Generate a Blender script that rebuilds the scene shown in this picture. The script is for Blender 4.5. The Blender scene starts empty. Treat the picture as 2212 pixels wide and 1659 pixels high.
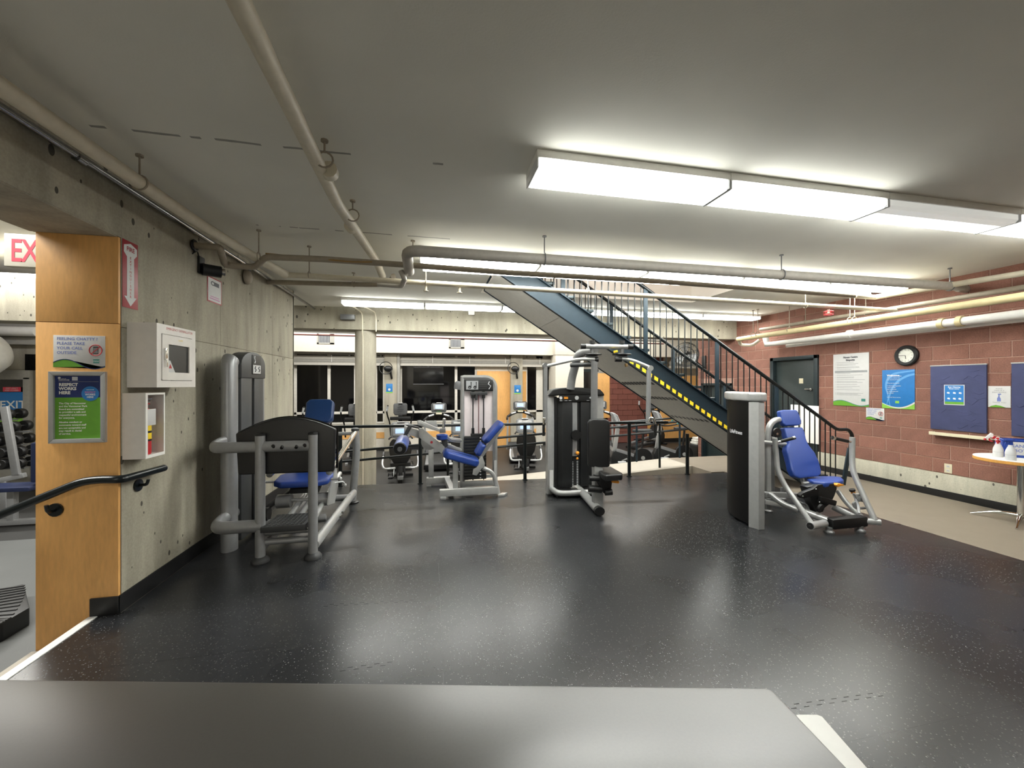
import bpy, bmesh, math, random
from mathutils import Vector, Matrix
random.seed(7)
S = bpy.context.scene
COL = S.collection
V = Vector
R = math.radians

# ------------------------------------------------------------------ camera, world, exposure
CAM_H = 1.6
YAW = R(11.6)
FOC = 859.0
cam_data = bpy.data.cameras.new('camera')
cam_data.sensor_width = 36.0
cam_data.lens = 36.0 * FOC / 2212.0
cam_data.clip_start = 0.02
cam = bpy.data.objects.new('camera', cam_data)
COL.objects.link(cam)
cam.location = (0, 0, CAM_H)
cam.rotation_euler = (R(90), 0, -YAW)
S.camera = cam

world = bpy.data.worlds.new('world')
world.use_nodes = True
world.node_tree.nodes['Background'].inputs[0].default_value = (0.02, 0.025, 0.035, 1)
world.node_tree.nodes['Background'].inputs[1].default_value = 0.25
S.world = world
S.view_settings.view_transform = 'Standard'
S.view_settings.look = 'None'
S.view_settings.gamma = 1.0
S.view_settings.use_curve_mapping = False
S.view_settings.exposure = 1.22
LAMP = 15.0          # strength of the fluorescent lenses


def lamp(name, loc, size, power, rot=(0, 0, 0), col=(1, .985, .94)):
    ld = bpy.data.lights.new(name, 'AREA')
    ld.shape = 'RECTANGLE'
    ld.size, ld.size_y = size
    ld.energy = power
    ld.color = col
    o = bpy.data.objects.new(name, ld)
    o.location = loc
    o.rotation_euler = rot
    COL.objects.link(o)
    return o


# tubes of the lower gym hall, above the beam and out of view
lamp('hall_light', (-1.5, 10.6, 3.8), (6, .3), 110)
lamp('hall_light', (5.0, 10.6, 3.8), (6, .3), 110)
lamp('hall_light', (1.5, 12.55, 3.55), (13, .2), 62, (R(38), 0, 0))
lamp('weight_room_light', (-6.0, 8.0, 3.8), (4, .3), 130)
lamp('weight_room_light', (-5.0, 3.0, 3.8), (3, .3), 140)
lamp('added_fill_light', (-1.2, -1.9, 3.0), (1.2, .3), 34)  # added fill lamp behind the camera, brightens the maple panel and front faces

# ------------------------------------------------------------------ pixel to place (2212 x 1659 frame)
CY, SY = math.cos(YAW), math.sin(YAW)


def ray(u, v):
    lat, up = (u - 1106.0) / FOC, (829.5 - v) / FOC
    return V((lat * CY + SY, -lat * SY + CY, up))


O = V((0, 0, CAM_H))


def W(u, v, d):
    return O + ray(u, v) * d


def onY(u, v, y):
    r = ray(u, v)
    return O + r * (y / r.y)


def onX(u, v, x):
    r = ray(u, v)
    return O + r * (x / r.x)


def onZ(u, v, z):
    r = ray(u, v)
    return O + r * ((z - CAM_H) / r.z)


# ------------------------------------------------------------------ materials
MATS = {}


def lin(c):
    return tuple((x / 255 / 12.92) if x / 255 <= .04045 else ((x / 255 + .055) / 1.055) ** 2.4 for x in c)


class NT:
    def __init__(self, name):
        self.m = bpy.data.materials.new(name)
        self.m.use_nodes = True
        self.t = self.m.node_tree
        self.b = self.t.nodes['Principled BSDF']

    def n(self, kind, **kw):
        nd = self.t.nodes.new(kind)
        for k, v in kw.items():
            setattr(nd, k, v)
        return nd

    def l(self, a, b):
        self.t.links.new(a, b)

    def coord(self, kind='Object', scale=(1, 1, 1)):
        tc = self.n('ShaderNodeTexCoord')
        mp = self.n('ShaderNodeMapping')
        mp.inputs['Scale'].default_value = scale
        self.l(tc.outputs[kind], mp.inputs[0])
        return mp.outputs[0]

    def noise(self, vec, scale, detail=4, rough=.55):
        nd = self.n('ShaderNodeTexNoise')
        nd.inputs['Scale'].default_value = scale
        nd.inputs['Detail'].default_value = detail
        nd.inputs['Roughness'].default_value = rough
        self.l(vec, nd.inputs['Vector'])
        return nd.outputs['Fac']

    def ramp(self, fac, stops):
        nd = self.n('ShaderNodeValToRGB')
        cr = nd.color_ramp
        while len(cr.elements) < len(stops):
            cr.elements.new(.5)
        for e, (p, c) in zip(cr.elements, stops):
            e.position = p
            e.color = (*c, 1) if len(c) == 3 else c
        self.l(fac, nd.inputs[0])
        return nd.outputs[0]

    def mix(self, fac, a, b, mode='MIX'):
        nd = self.n('ShaderNodeMix', data_type='RGBA', blend_type=mode)
        for sock, x in ((0, fac), (6, a), (7, b)):
            if isinstance(x, (int, float)):
                nd.inputs[sock].default_value = x
            elif isinstance(x, tuple):
                nd.inputs[sock].default_value = (*x, 1)
            else:
                self.l(x, nd.inputs[sock])
        return nd.outputs[2]

    def math(self, op, a, b=0.0):
        nd = self.n('ShaderNodeMath', operation=op)
        for i, x in enumerate((a, b)):
            if isinstance(x, (int, float)):
                nd.inputs[i].default_value = x
            else:
                self.l(x, nd.inputs[i])
        return nd.outputs[0]

    def bump(self, h, strength=.2, dist=.01):
        nd = self.n('ShaderNodeBump')
        nd.inputs['Strength'].default_value = strength
        nd.inputs['Distance'].default_value = dist
        self.l(h, nd.inputs['Height'])
        self.l(nd.outputs[0], self.b.inputs['Normal'])

    def base(self, c):
        if isinstance(c, tuple):
            self.b.inputs['Base Color'].default_value = (*c, 1)
        else:
            self.l(c, self.b.inputs['Base Color'])

    def set(self, rough=.5, metal=0.0, spec=None):
        self.b.inputs['Roughness'].default_value = rough
        self.b.inputs['Metallic'].default_value = metal
        if spec is not None:
            self.b.inputs['Specular IOR Level'].default_value = spec
        return self.m


def plain(key, rgb, rough=.5, metal=0.0, var=.06, spec=None, scale=18):
    """a plain coat with a faint procedural mottle"""
    t = NT(key)
    c = lin(rgb)
    f = t.noise(t.coord(), scale, 3)
    lo = tuple(x * (1 - var) for x in c)
    hi = tuple(min(1, x * (1 + var)) for x in c)
    t.base(t.ramp(f, [(.3, lo), (.7, hi)]))
    MATS[key] = t.set(rough, metal, spec)
    return MATS[key]


def grainy(key, rgb, rough=.6, amp=.15, bump=.15, spec=None):
    t = NT(key)
    c = lin(rgb)
    co = t.coord()
    f = t.noise(co, 240, 2)
    g = t.noise(co, 5, 4)
    a = t.ramp(f, [(.35, tuple(x * (1 - amp) for x in c)), (.65, tuple(min(1, x * (1 + amp)) for x in c))])
    t.base(t.mix(.25, a, t.ramp(g, [(.3, tuple(x * .8 for x in c)), (.7, tuple(min(1, x * 1.15) for x in c))])))
    t.bump(f, bump, .002)
    MATS[key] = t.set(rough, 0, spec)
    return MATS[key]


def concrete(key, rgb, dark=.72, pits=True):
    t = NT(key)
    c = lin(rgb)
    co = t.coord('Object')
    big = t.noise(co, 1.3, 6, .6)
    streak = t.noise(t.coord('Object', (3.5, 3.5, .55)), 1.6, 5, .6)
    fine = t.noise(co, 60, 3)
    col = t.ramp(big, [(.3, tuple(x * dark for x in c)), (.62, c), (.8, tuple(min(1, x * 1.25) for x in c))])
    col = t.mix(.55, col, t.ramp(streak, [(.35, tuple(x * .55 for x in c)), (.6, tuple(min(1, x * 1.12) for x in c))]))
    col = t.mix(.18, col, t.ramp(fine, [(.3, tuple(x * .5 for x in c)), (.7, tuple(min(1, x * 1.4) for x in c))]))
    if pits:
        vo = t.n('ShaderNodeTexVoronoi', voronoi_dimensions='2D')
        vo.inputs['Scale'].default_value = 6.5
        sp = t.n('ShaderNodeSeparateXYZ')
        t.l(co, sp.inputs[0])
        cb = t.n('ShaderNodeCombineXYZ')
        t.l(t.math('ADD', sp.outputs[0], sp.outputs[1]), cb.inputs[0])
        t.l(t.math('MULTIPLY', sp.outputs[2], .6), cb.inputs[1])
        t.l(cb.outputs[0], vo.inputs['Vector'])
        size = t.noise(co, 2.2, 2)
        lim = t.math('MULTIPLY', t.math('SUBTRACT', size, .44), .5)
        pit = t.math('LESS_THAN', vo.outputs['Distance'], lim)
        col = t.mix(pit, col, tuple(x * .18 for x in c))
        t.bump(t.math('SUBTRACT', t.math('MULTIPLY', fine, .25), pit), .35, .006)
    else:
        t.bump(fine, .15, .004)
    t.base(col)
    MATS[key] = t.set(.82)
    return MATS[key]


def wood(key, rgb, axis=(1.0, 1.0, .35)):
    t = NT(key)
    c = lin(rgb)
    co = t.coord('Object', axis)
    a = t.noise(co, 3.0, 6, .62)
    b = t.noise(t.coord('Object', (6, 6, 1.2)), 9, 3)
    col = t.ramp(a, [(.28, tuple(x * .78 for x in c)), (.55, c), (.75, tuple(min(1, x * 1.15) for x in c))])
    col = t.mix(.25, col, t.ramp(b, [(.3, tuple(x * .7 for x in c)), (.7, tuple(min(1, x * 1.2) for x in c))]))
    t.base(col)
    MATS[key] = t.set(.45, 0, .35)
    return MATS[key]


def rubber(key, rgb, fleck, rough=.36, amount=.4):
    """rolled rubber with fine pale crumbs"""
    t = NT(key)
    c = lin(rgb)
    co = t.coord('Object')
    vo = t.n('ShaderNodeTexVoronoi')
    vo.inputs['Scale'].default_value = 95
    wob = t.noise(co, 210, 1)
    t.l(co, vo.inputs['Vector'])
    pick = t.n('ShaderNodeSeparateColor')
    t.l(vo.outputs['Color'], pick.inputs[0])
    near = t.math('LESS_THAN', t.math('ADD', vo.outputs['Distance'], t.math('MULTIPLY', wob, .3)), .46)
    rare = t.math('LESS_THAN', pick.outputs[0], amount)
    shade = t.math('MULTIPLY', pick.outputs[1], .45)
    fl = t.math('MULTIPLY', t.math('MULTIPLY', near, rare), shade)
    wear = t.noise(co, .9, 3, .5)
    base = t.ramp(wear, [(.3, tuple(x * .85 for x in c)), (.7, tuple(x * 1.2 for x in c))])
    t.base(t.mix(fl, base, lin(fleck)))
    rr = t.ramp(wear, [(.25, (rough - .03,) * 3), (.75, (rough + .04,) * 3)])
    t.l(rr, t.b.inputs['Roughness'])
    MATS[key] = t.m
    return t.m


def block(key, rgb):
    """split-face block: every brick a little different"""
    t = NT(key)
    c = lin(rgb)
    co = t.coord('Object')
    oi = t.n('ShaderNodeObjectInfo')
    f = t.noise(co, 70, 4, .7)
    g = t.noise(co, 7, 3)
    col = t.ramp(f, [(.3, tuple(x * .62 for x in c)), (.5, c), (.75, tuple(min(1, x * 1.35) for x in c))])
    col = t.mix(.35, col, t.ramp(g, [(.3, tuple(x * .75 for x in c)), (.7, tuple(x * 1.2 for x in c))]))
    r = t.ramp(oi.outputs['Random'], [(0, (.86, .86, .86)), (1, (1.1, 1.08, 1.06))])
    t.base(t.mix(1.0, col, r, 'MULTIPLY'))
    t.bump(f, .4, .006)
    MATS[key] = t.set(.9)
    return MATS[key]


def emitter(key, rgb, strength):
    t = NT(key)
    t.base(lin(rgb))
    t.b.inputs['Emission Color'].default_value = (*lin(rgb), 1)
    t.b.inputs['Emission Strength'].default_value = strength
    MATS[key] = t.set(.4)
    return t.m


def ceiling_mat():
    t = NT('ceiling_paint')
    c = lin((226, 224, 214))
    co = t.coord('Object')
    f = t.noise(co, 90, 3)
    g = t.noise(co, .7, 4)
    col = t.ramp(g, [(.3, tuple(x * .92 for x in c)), (.7, tuple(x * 1.05 for x in c))])
    sp = t.n('ShaderNodeSeparateXYZ')
    t.l(co, sp.inputs[0])
    wob = t.math('MULTIPLY', t.math('SUBTRACT', t.noise(co, 6, 3), .5), .03)
    brk = t.noise(t.coord('Object', (2.2, .1, .1)), 1.5, 2)
    for y0 in (2.72, 4.1):
        dy = t.math('ABSOLUTE', t.math('ADD', t.math('SUBTRACT', sp.outputs[1], y0), wob))
        line = t.math('LESS_THAN', dy, .011)
        line = t.math('MULTIPLY', line, t.math('GREATER_THAN', brk, .5))
        line = t.math('MULTIPLY', line, t.math('LESS_THAN', sp.outputs[0], .2))
        col = t.mix(t.math('MULTIPLY', line, .75), col, tuple(x * .2 for x in c))
    t.base(col)
    t.bump(f, .12, .004)
    MATS['ceiling'] = t.set(.85)


ceiling_mat()
concrete('concrete', (166, 160, 143), .66)
concrete('concrete_light', (168, 162, 146), .8, False)
concrete('concrete_band', (186, 183, 166), .85, True)
wood('maple', (226, 172, 104))
wood('wood_dark', (150, 92, 40))
wood('table_edge', (216, 160, 82))
rubber('rubber', (33, 34, 36), (150, 150, 146), .27, .3)
rubber('rubber_grey', (46, 46, 45), (90, 92, 90), .5, .2)
rubber('rubber_light', (84, 86, 85), (116, 118, 116), .55, .2)
grainy('beige_floor', (128, 119, 106), .5, .12, .05)
grainy('ramp_floor', (168, 161, 148), .6, .08, .05)
block('brick', (138, 97, 84))
block('brick_far', (112, 66, 56))
grainy('mortar', (170, 136, 122), .95, .1, .2)
grainy('counter', (68, 66, 62), .34, .06, .02, 1.0)
plain('white_edge', (226, 226, 222), .4)
plain('white', (232, 231, 226), .5, 0, .03)
plain('white_wall', (212, 206, 192), .7, 0, .04)
plain('paper', (204, 204, 203), .6, 0, .02)
plain('cabinet_white', (226, 222, 216), .35, 0, .03)
plain('cream_pipe', (206, 198, 178), .45, 0, .06)
plain('grey_pipe', (168, 163, 154), .55, 0, .08)
plain('yellow_pipe', (206, 192, 148), .45, 0, .06)
plain('dull_pipe', (150, 140, 124), .6, 0, .08)
plain('stairwell', (196, 168, 156), .8, 0, .05)
plain('steel', (146, 147, 148), .34, .3, .05)
plain('silver', (172, 173, 172), .28, .35, .05)
plain('silver_dark', (112, 113, 114), .36, .3, .05)
plain('chrome', (215, 215, 212), .12, 1.0, .02)
plain('conduit', (150, 150, 150), .18, 1.0, .04)
plain('black', (17, 17, 18), .45, 0, .1)
plain('panel_black', (15, 15, 15), .5, 0, .1, .15)
plain('black_gloss', (14, 14, 15), .18, 0, .1)
plain('shroud', (27, 28, 29), .4, 0, .1)
plain('shroud_grey', (74, 76, 77), .45, .2, .06)
plain('charcoal', (52, 53, 54), .5, 0, .08)
plain('black_pad', (26, 26, 27), .38, 0, .12)
plain('dark_rail', (20, 26, 28), .28, .2, .1)
plain('teal', (26, 41, 50), .5, 0, .08, .3)
plain('teal_dark', (34, 46, 50), .4, .2, .08)
plain('door_paint', (38, 48, 48), .45, 0, .06)
plain('soffit', (214, 211, 203), .7, 0, .05)
grainy('vinyl_blue', (32, 62, 138), .42, .1, .05)
grainy('vinyl_navy', (22, 54, 100), .38, .1, .05)
plain('roller_blue', (62, 84, 150), .32, 0, .06)
plain('board_blue', (62, 67, 102), .8, 0, .12, None, 6)
plain('poster_blue', (34, 116, 184), .5, 0, .05)
plain('poster_sky', (96, 160, 214), .5, 0, .05)
plain('poster_navy', (22, 42, 100), .5, 0, .04)
plain('poster_green', (98, 158, 44), .5, 0, .05)
plain('poster_lime', (134, 190, 72), .5, 0, .05)
plain('poster_teal', (60, 130, 120), .5)
plain('ink', (70, 72, 78), .6)
plain('ink_blue', (110, 124, 186), .6)
plain('ink_grey', (150, 152, 154), .6)
plain('ink_pink', (190, 120, 170), .6)
plain('red', (186, 38, 44), .45)
plain('sign_red', (150, 28, 40), .4)
plain('exit_red', (214, 62, 82), .45)
plain('orange', (232, 150, 40), .45)
plain('yellow', (236, 204, 40), .45)
plain('glass_dark', (9, 9, 10), .06, 0, .1, .5)
plain('frame_grey', (160, 158, 150), .5)
plain('frame_white', (214, 210, 200), .5)
plain('blind', (178, 174, 164), .6)
plain('rust', (92, 40, 34), .7)
plain('brown_cable', (150, 118, 66), .5)
plain('plate_white', (216, 206, 206), .4, 0, .03)
plain('caddy_blue', (40, 72, 160), .4)
plain('clear_plastic', (208, 210, 212), .3)
plain('towel', (214, 212, 204), .9)
plain('clock_face', (226, 226, 216), .5)
plain('sign_beige', (176, 172, 158), .5)
plain('outlet', (214, 206, 178), .4)
plain('green_tag', (90, 140, 90), .5)
emitter('screen', (150, 176, 236), .42)
emitter('screen_white', (232, 230, 240), .6)


def lens_mat(key, half=False):
    """prismatic lens, brightest over its tubes; generated coordinates along / across the lens"""
    t = NT(key)
    sp = t.n('ShaderNodeSeparateXYZ')
    t.l(t.coord('Generated'), sp.inputs[0])
    ax = t.math('MULTIPLY', t.math('SUBTRACT', .5, t.math('ABSOLUTE', t.math('SUBTRACT', sp.outputs[0], .5))), 14)
    ax = t.math('MINIMUM', ax, 1.0)
    if half:
        ay = t.math('MULTIPLY', t.math('SUBTRACT', sp.outputs[1], .34), 3.2)
    else:
        ay = t.math('MULTIPLY', t.math('SUBTRACT', .5, t.math('ABSOLUTE', t.math('SUBTRACT', sp.outputs[1], .5))), 7)
    ay = t.math('MAXIMUM', t.math('MINIMUM', ay, 1.0), .0 if half else .55)
    p = t.math('ADD', t.math('MULTIPLY', t.math('MULTIPLY', ax, ay), .988), .012)
    t.base((.8, .8, .76))
    t.b.inputs['Emission Color'].default_value = (.985, 1, .95, 1)
    t.l(t.math('MULTIPLY', p, LAMP), t.b.inputs['Emission Strength'])
    MATS[key] = t.set(.3)


lens_mat('lens')
lens_mat('lens_half', True)

# ------------------------------------------------------------------ mesh building


def frames(pts):
    """parallel-transport frames along a polyline"""
    n = len(pts)
    tang = []
    for i in range(n):
        a = pts[max(i - 1, 0)]
        b = pts[min(i + 1, n - 1)]
        if 0 < i < n - 1:
            t = (pts[i] - a).normalized() + (b - pts[i]).normalized()
        else:
            t = b - a
        if t.length < 1e-9:
            t = b - a
        tang.append(t.normalized())
    up = V((0, 0, 1)) if abs(tang[0].z) < .9 else V((0, 1, 0))
    x = tang[0].cross(up).normalized()
    out = []
    for i, t in enumerate(tang):
        x = (x - t * x.dot(t)).normalized()
        out.append((t, x, t.cross(x)))
    return out


def fillet(pts, rad, n=4):
    pts = [V(p) for p in pts]
    out = [pts[0]]
    for i in range(1, len(pts) - 1):
        p, a, b = pts[i], pts[i - 1] - pts[i], pts[i + 1] - pts[i]
        k = min(rad, a.length * .45, b.length * .45)
        s, e = p + a.normalized() * k, p + b.normalized() * k
        for j in range(n + 1):
            q = j / n
            out.append(s * (1 - q) ** 2 + p * 2 * q * (1 - q) + e * q * q)
    out.append(pts[-1])
    return out


class MB:
    def __init__(self):
        self.bm = bmesh.new()

    def mesh_in(self, src):
        me = bpy.data.meshes.new('tmp')
        src.to_mesh(me)
        self.bm.from_mesh(me)
        bpy.data.meshes.remove(me)
        src.free()
        return self

    def box(self, c, s, bev=0.0, M=None, seg=2):
        b = bmesh.new()
        bmesh.ops.create_cube(b, size=1)
        bmesh.ops.scale(b, vec=s, verts=b.verts)
        if bev:
            bmesh.ops.bevel(b, geom=list(b.edges), offset=bev, segments=seg, profile=.6, affect='EDGES')
        if M is not None:
            bmesh.ops.transform(b, matrix=M, verts=b.verts)
        bmesh.ops.translate(b, vec=c, verts=b.verts)
        return self.mesh_in(b)

    def lo(self, a, b, bev=0.0):
        """box from two corners"""
        a, b = V(a), V(b)
        return self.box((a + b) / 2, [abs(x) for x in (b - a)], bev)

    def tube(self, pts, r, seg=10, fil=0.0, sx=1.0, r2=None):
        pts = [V(p) for p in pts]
        if fil:
            pts = fillet(pts, fil)
        fr = frames(pts)
        rings = []
        n = len(pts)
        for i, (p, (t, x, y)) in enumerate(zip(pts, fr)):
            rr = r if r2 is None else r + (r2 - r) * i / (n - 1)
            ring = []
            for k in range(seg):
                a = 2 * math.pi * k / seg
                ring.append(self.bm.verts.new(p + x * math.cos(a) * rr * sx + y * math.sin(a) * rr))
            rings.append(ring)
        for a, b in zip(rings, rings[1:]):
            for k in range(seg):
                self.bm.faces.new((a[k], a[(k + 1) % seg], b[(k + 1) % seg], b[k]))
        self.bm.faces.new(list(reversed(rings[0])))
        self.bm.faces.new(rings[-1])
        return self

    def cyl(self, a, b, r, seg=16, r2=None):
        return self.tube([a, b], r, seg, 0, 1, r2)

    def bar(self, a, b, w, h, bev=0.0, up=(0, 0, 1)):
        """rectangular bar between two points, w sideways, h upwards"""
        a, b = V(a), V(b)
        d = b - a
        t = d.normalized()
        up = V(up)
        if abs(t.dot(up)) > .98:
            up = V((0, 1, 0))
        x = t.cross(up).normalized()
        y = x.cross(t)
        M = Matrix((x, t, y)).transposed().to_4x4()
        return self.box((a + b) / 2, (w, d.length, h), bev, M)

    def prism(self, pts, off, bev=0.0, seg=2):
        """polygon (list of points) pushed along off"""
        b = bmesh.new()
        off = V(off)
        f = [b.verts.new(V(p)) for p in pts]
        k = [b.verts.new(V(p) + off) for p in pts]
        n = len(f)
        b.faces.new(f)
        b.faces.new(list(reversed(k)))
        for i in range(n):
            b.faces.new((f[(i + 1) % n], f[i], k[i], k[(i + 1) % n]))
        bmesh.ops.recalc_face_normals(b, faces=b.faces)
        if bev:
            bmesh.ops.bevel(b, geom=list(b.edges), offset=bev, segments=seg, profile=.6, affect='EDGES')
        return self.mesh_in(b)

    def lathe(self, c, prof, seg=16, axis=None):
        """profile of (r, h) turned about z at c (or about another axis)"""
        M = Matrix.Identity(3)
        if axis is not None:
            M = V((0, 0, 1)).rotation_difference(V(axis)).to_matrix()
        c = V(c)
        rings = []
        for r, h in prof:
            rings.append([self.bm.verts.new(c + M @ V((r * math.cos(2 * math.pi * k / seg), r * math.sin(2 * math.pi * k / seg), h))) for k in range(seg)])
        for a, b in zip(rings, rings[1:]):
            for k in range(seg):
                self.bm.faces.new((a[k], a[(k + 1) % seg], b[(k + 1) % seg], b[k]))
        self.bm.faces.new(list(reversed(rings[0])))
        self.bm.faces.new(rings[-1])
        return self

    def ball(self, c, r, s=(1, 1, 1), seg=12):
        b = bmesh.new()
        bmesh.ops.create_uvsphere(b, u_segments=seg, v_segments=max(6, seg // 2), radius=r)
        bmesh.ops.scale(b, vec=s, verts=b.verts)
        bmesh.ops.translate(b, vec=c, verts=b.verts)
        return self.mesh_in(b)

    def quad(self, *p):
        self.bm.faces.new([self.bm.verts.new(V(q)) for q in p])
        return self

    def ring(self, c, r, t, M=None, seg=28, tseg=6):
        """torus about local z"""
        M = M or Matrix.Identity(3)
        c = V(c)
        rings = []
        for i in range(seg):
            a = 2 * math.pi * i / seg
            rings.append([self.bm.verts.new(c + M @ V(((r + t * math.cos(b)) * math.cos(a), (r + t * math.cos(b)) * math.sin(a), t * math.sin(b)))) for b in [2 * math.pi * j / tseg for j in range(tseg)]])
        for i in range(seg):
            a, b = rings[i], rings[(i + 1) % seg]
            for j in range(tseg):
                self.bm.faces.new((a[j], b[j], b[(j + 1) % tseg], a[(j + 1) % tseg]))
        return self

    def mesh(self, name, mat, inv=None, angle=40):
        bmesh.ops.recalc_face_normals(self.bm, faces=self.bm.faces)
        if inv is not None:
            bmesh.ops.transform(self.bm, matrix=inv, verts=self.bm.verts)
        me = bpy.data.meshes.new(name)
        self.bm.to_mesh(me)
        self.bm.free()
        me.polygons.foreach_set('use_smooth', [True] * len(me.polygons))
        me.set_sharp_from_angle(angle=R(angle))
        me.materials.append(MATS[mat] if isinstance(mat, str) else mat)
        return me


def tag(o, label=None, cat=None, group=None, kind=None):
    if label:
        o['label'] = label
    if cat:
        o['category'] = cat
    if group:
        o['group'] = group
    if kind:
        o['kind'] = kind
    return o


def struct(name, mb, mat, parent=None):
    o = bpy.data.objects.new(name, mb.mesh(name, mat))
    COL.objects.link(o)
    if parent:
        o.parent = parent
    else:
        o['kind'] = 'structure'
    return o


def solo(name, label, cat, mb, mat, group=None, kind=None):
    """a thing that is one mesh; its origin is set at its base"""
    bm = mb.bm
    lo = V([min(v.co[i] for v in bm.verts) for i in range(3)])
    hi = V([max(v.co[i] for v in bm.verts) for i in range(3)])
    c = V(((lo.x + hi.x) / 2, (lo.y + hi.y) / 2, lo.z))
    o = bpy.data.objects.new(name, mb.mesh(name, mat, Matrix.Translation(-c)))
    o.location = c
    COL.objects.link(o)
    return tag(o, label, cat, group, kind)


class Thing:
    def __init__(self, name, label, cat, loc=(0, 0, 0), rz=0.0, group=None, M=None):
        self.o = bpy.data.objects.new(name, None)
        self.o.empty_display_size = .1
        COL.objects.link(self.o)
        self.M = M if M is not None else Matrix.Translation(V(loc)) @ Matrix.Rotation(rz, 4, 'Z')
        self.o.matrix_world = self.M
        self.inv = self.M.inverted()
        tag(self.o, label, cat, group)

    def part(self, name, mb, mat, parent=None, label=None, local=False, kind=None):
        o = bpy.data.objects.new(name, mb.mesh(name, mat, None if local else self.inv))
        o.parent = parent or self.o
        COL.objects.link(o)
        return tag(o, label, None, None, kind)

    def words(self, lines, mat, name='lettering', parent=None, z=.0012, label=None, grow=0.0):
        """lines: (text, x, y, cap height, align) in the thing's own plane"""
        me_all = bmesh.new()
        for txt, x, y, h, al in lines:
            cu = bpy.data.curves.new('txt', 'FONT')
            cu.body = txt
            cu.size = h / .7
            cu.align_x = al
            cu.resolution_u = 2
            cu.offset = grow * h
            ob = bpy.data.objects.new('txt', cu)
            me = bpy.data.meshes.new_from_object(ob)
            me.transform(Matrix.Translation((x, y, z)))
            me_all.from_mesh(me)
            bpy.data.meshes.remove(me)
            bpy.data.objects.remove(ob)
            bpy.data.curves.remove(cu)
        me = bpy.data.meshes.new(name)
        me_all.to_mesh(me)
        me_all.free()
        me.materials.append(MATS[mat])
        o = bpy.data.objects.new(name, me)
        o.parent = parent or self.o
        COL.objects.link(o)
        return tag(o, label)


def copy_tree(root, loc, rz, label=None, scale=None):
    r = root.copy()
    COL.objects.link(r)
    r.location = loc
    r.rotation_euler = (0, 0, rz)
    if scale:
        r.scale = (scale,) * 3
    if label:
        r['label'] = label
    for ch in list(root.children):
        c = ch.copy()
        COL.objects.link(c)
        c.parent = r
        for g in list(ch.children):
            k = g.copy()
            COL.objects.link(k)
            k.parent = c
    return r


def plane_frame(origin, xdir, normal):
    x, z = V(xdir).normalized(), V(normal).normalized()
    y = z.cross(x)
    M = Matrix((x, y, z)).transposed().to_4x4()
    M.translation = V(origin)
    return M


ORD = ['first', 'second', 'third', 'fourth', 'fifth', 'sixth', 'seventh', 'eighth']
# ------------------------------------------------------------------ the setting
CEIL = 3.08
LX = -2.13           # face of the concrete wall
RX = 7.10            # face of the block wall
LOW = -0.6           # lower gym floor
EDGE = -2.29         # edge of the raised floor above the steps
FW = 13.8            # window wall of the lower hall
HI = 3.9             # ceiling of the lower hall


def far_edge(x):
    return 6.72 - .062 * (x + 2.13)


# floors
f = MB()
f.prism([(EDGE, -3, -.012), (5.26, -3, -.012), (5.26, far_edge(5.26), -.012), (LX, far_edge(LX), -.012), (LX, 3.3, -.012), (EDGE, 3.3, -.012)], (0, 0, -.588))
f.lo((5.26, -3, -.6), (7.3, 6.34, 0))
f.lo((5.0, 6.34, -.6), (7.3, 7.75, 0))
floor = struct('floor', f, 'beige_floor')
tx = [EDGE, -1.15, 0.07, 1.29, 2.51, 3.73, 4.5, 5.258]
ty = [-3, -1.0, 0.22, 1.44, 2.66, 3.88, 5.1, None]
g = .0002
for i in range(len(tx) - 1):
    for j in range(len(ty) - 1):
        x0, x1, y0, y1 = tx[i] + g, tx[i + 1] - g, ty[j] + g, ty[j + 1]
        if i == 0 and y0 > 3.2:
            x0 = LX + .012
        ya, yb = (y1 - g, y1 - g) if y1 else (far_edge(x0) - .002, far_edge(x1) - .002)
        if i == 0 and j == 4:
            x0 = EDGE + g
            pts = [(x0, y0, 0), (x1, y0, 0), (x1, yb, 0), (LX + .012, ya, 0), (LX + .012, 3.275, 0), (x0, 3.275, 0)]
        else:
            pts = [(x0, y0, 0), (x1, y0, 0), (x1, yb, 0), (x0, ya, 0)]
        m = MB().prism(pts, (0, 0, -.0115))
        struct('rubber_tile', m, 'rubber', floor)
# interlocking mat joints that have opened a little
for (u0, v0), (u1, v1) in (((1705, 1527), (1905, 1499)), ((735, 1447), (850, 1432)), ((700, 1308), (905, 1297))):
    a, b = onZ(u0, v0, .0), onZ(u1, v1, .0)
    dd = (b - a)
    n = max(3, int(dd.length / .035))
    t_ = dd.normalized()
    s_ = V((-t_.y, t_.x, 0)) * .011
    m = MB()
    for k in range(n):
        p, q = a + dd * (k / n), a + dd * ((k + .82) / n)
        o_ = s_ if k % 2 else -s_
        m.bar(p + o_, q + o_, .0035, .0006)
    struct('mat_joint', m, 'panel_black', floor)
struct('floor', MB().lo((-12, 6.9, LOW - .1), (12, 14.2, LOW)), 'rubber_grey')
struct('floor', MB().lo((-12, -3, LOW - .1), (EDGE, 6.9, LOW)), 'rubber_light')
# ramp up from the lower hall to the landing
struct('floor', MB().prism([(5.0, 6.9, 0), (-4.6, 6.9, LOW), (5.0, 6.9, LOW)], (0, .85, 0)), 'ramp_floor')

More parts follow.
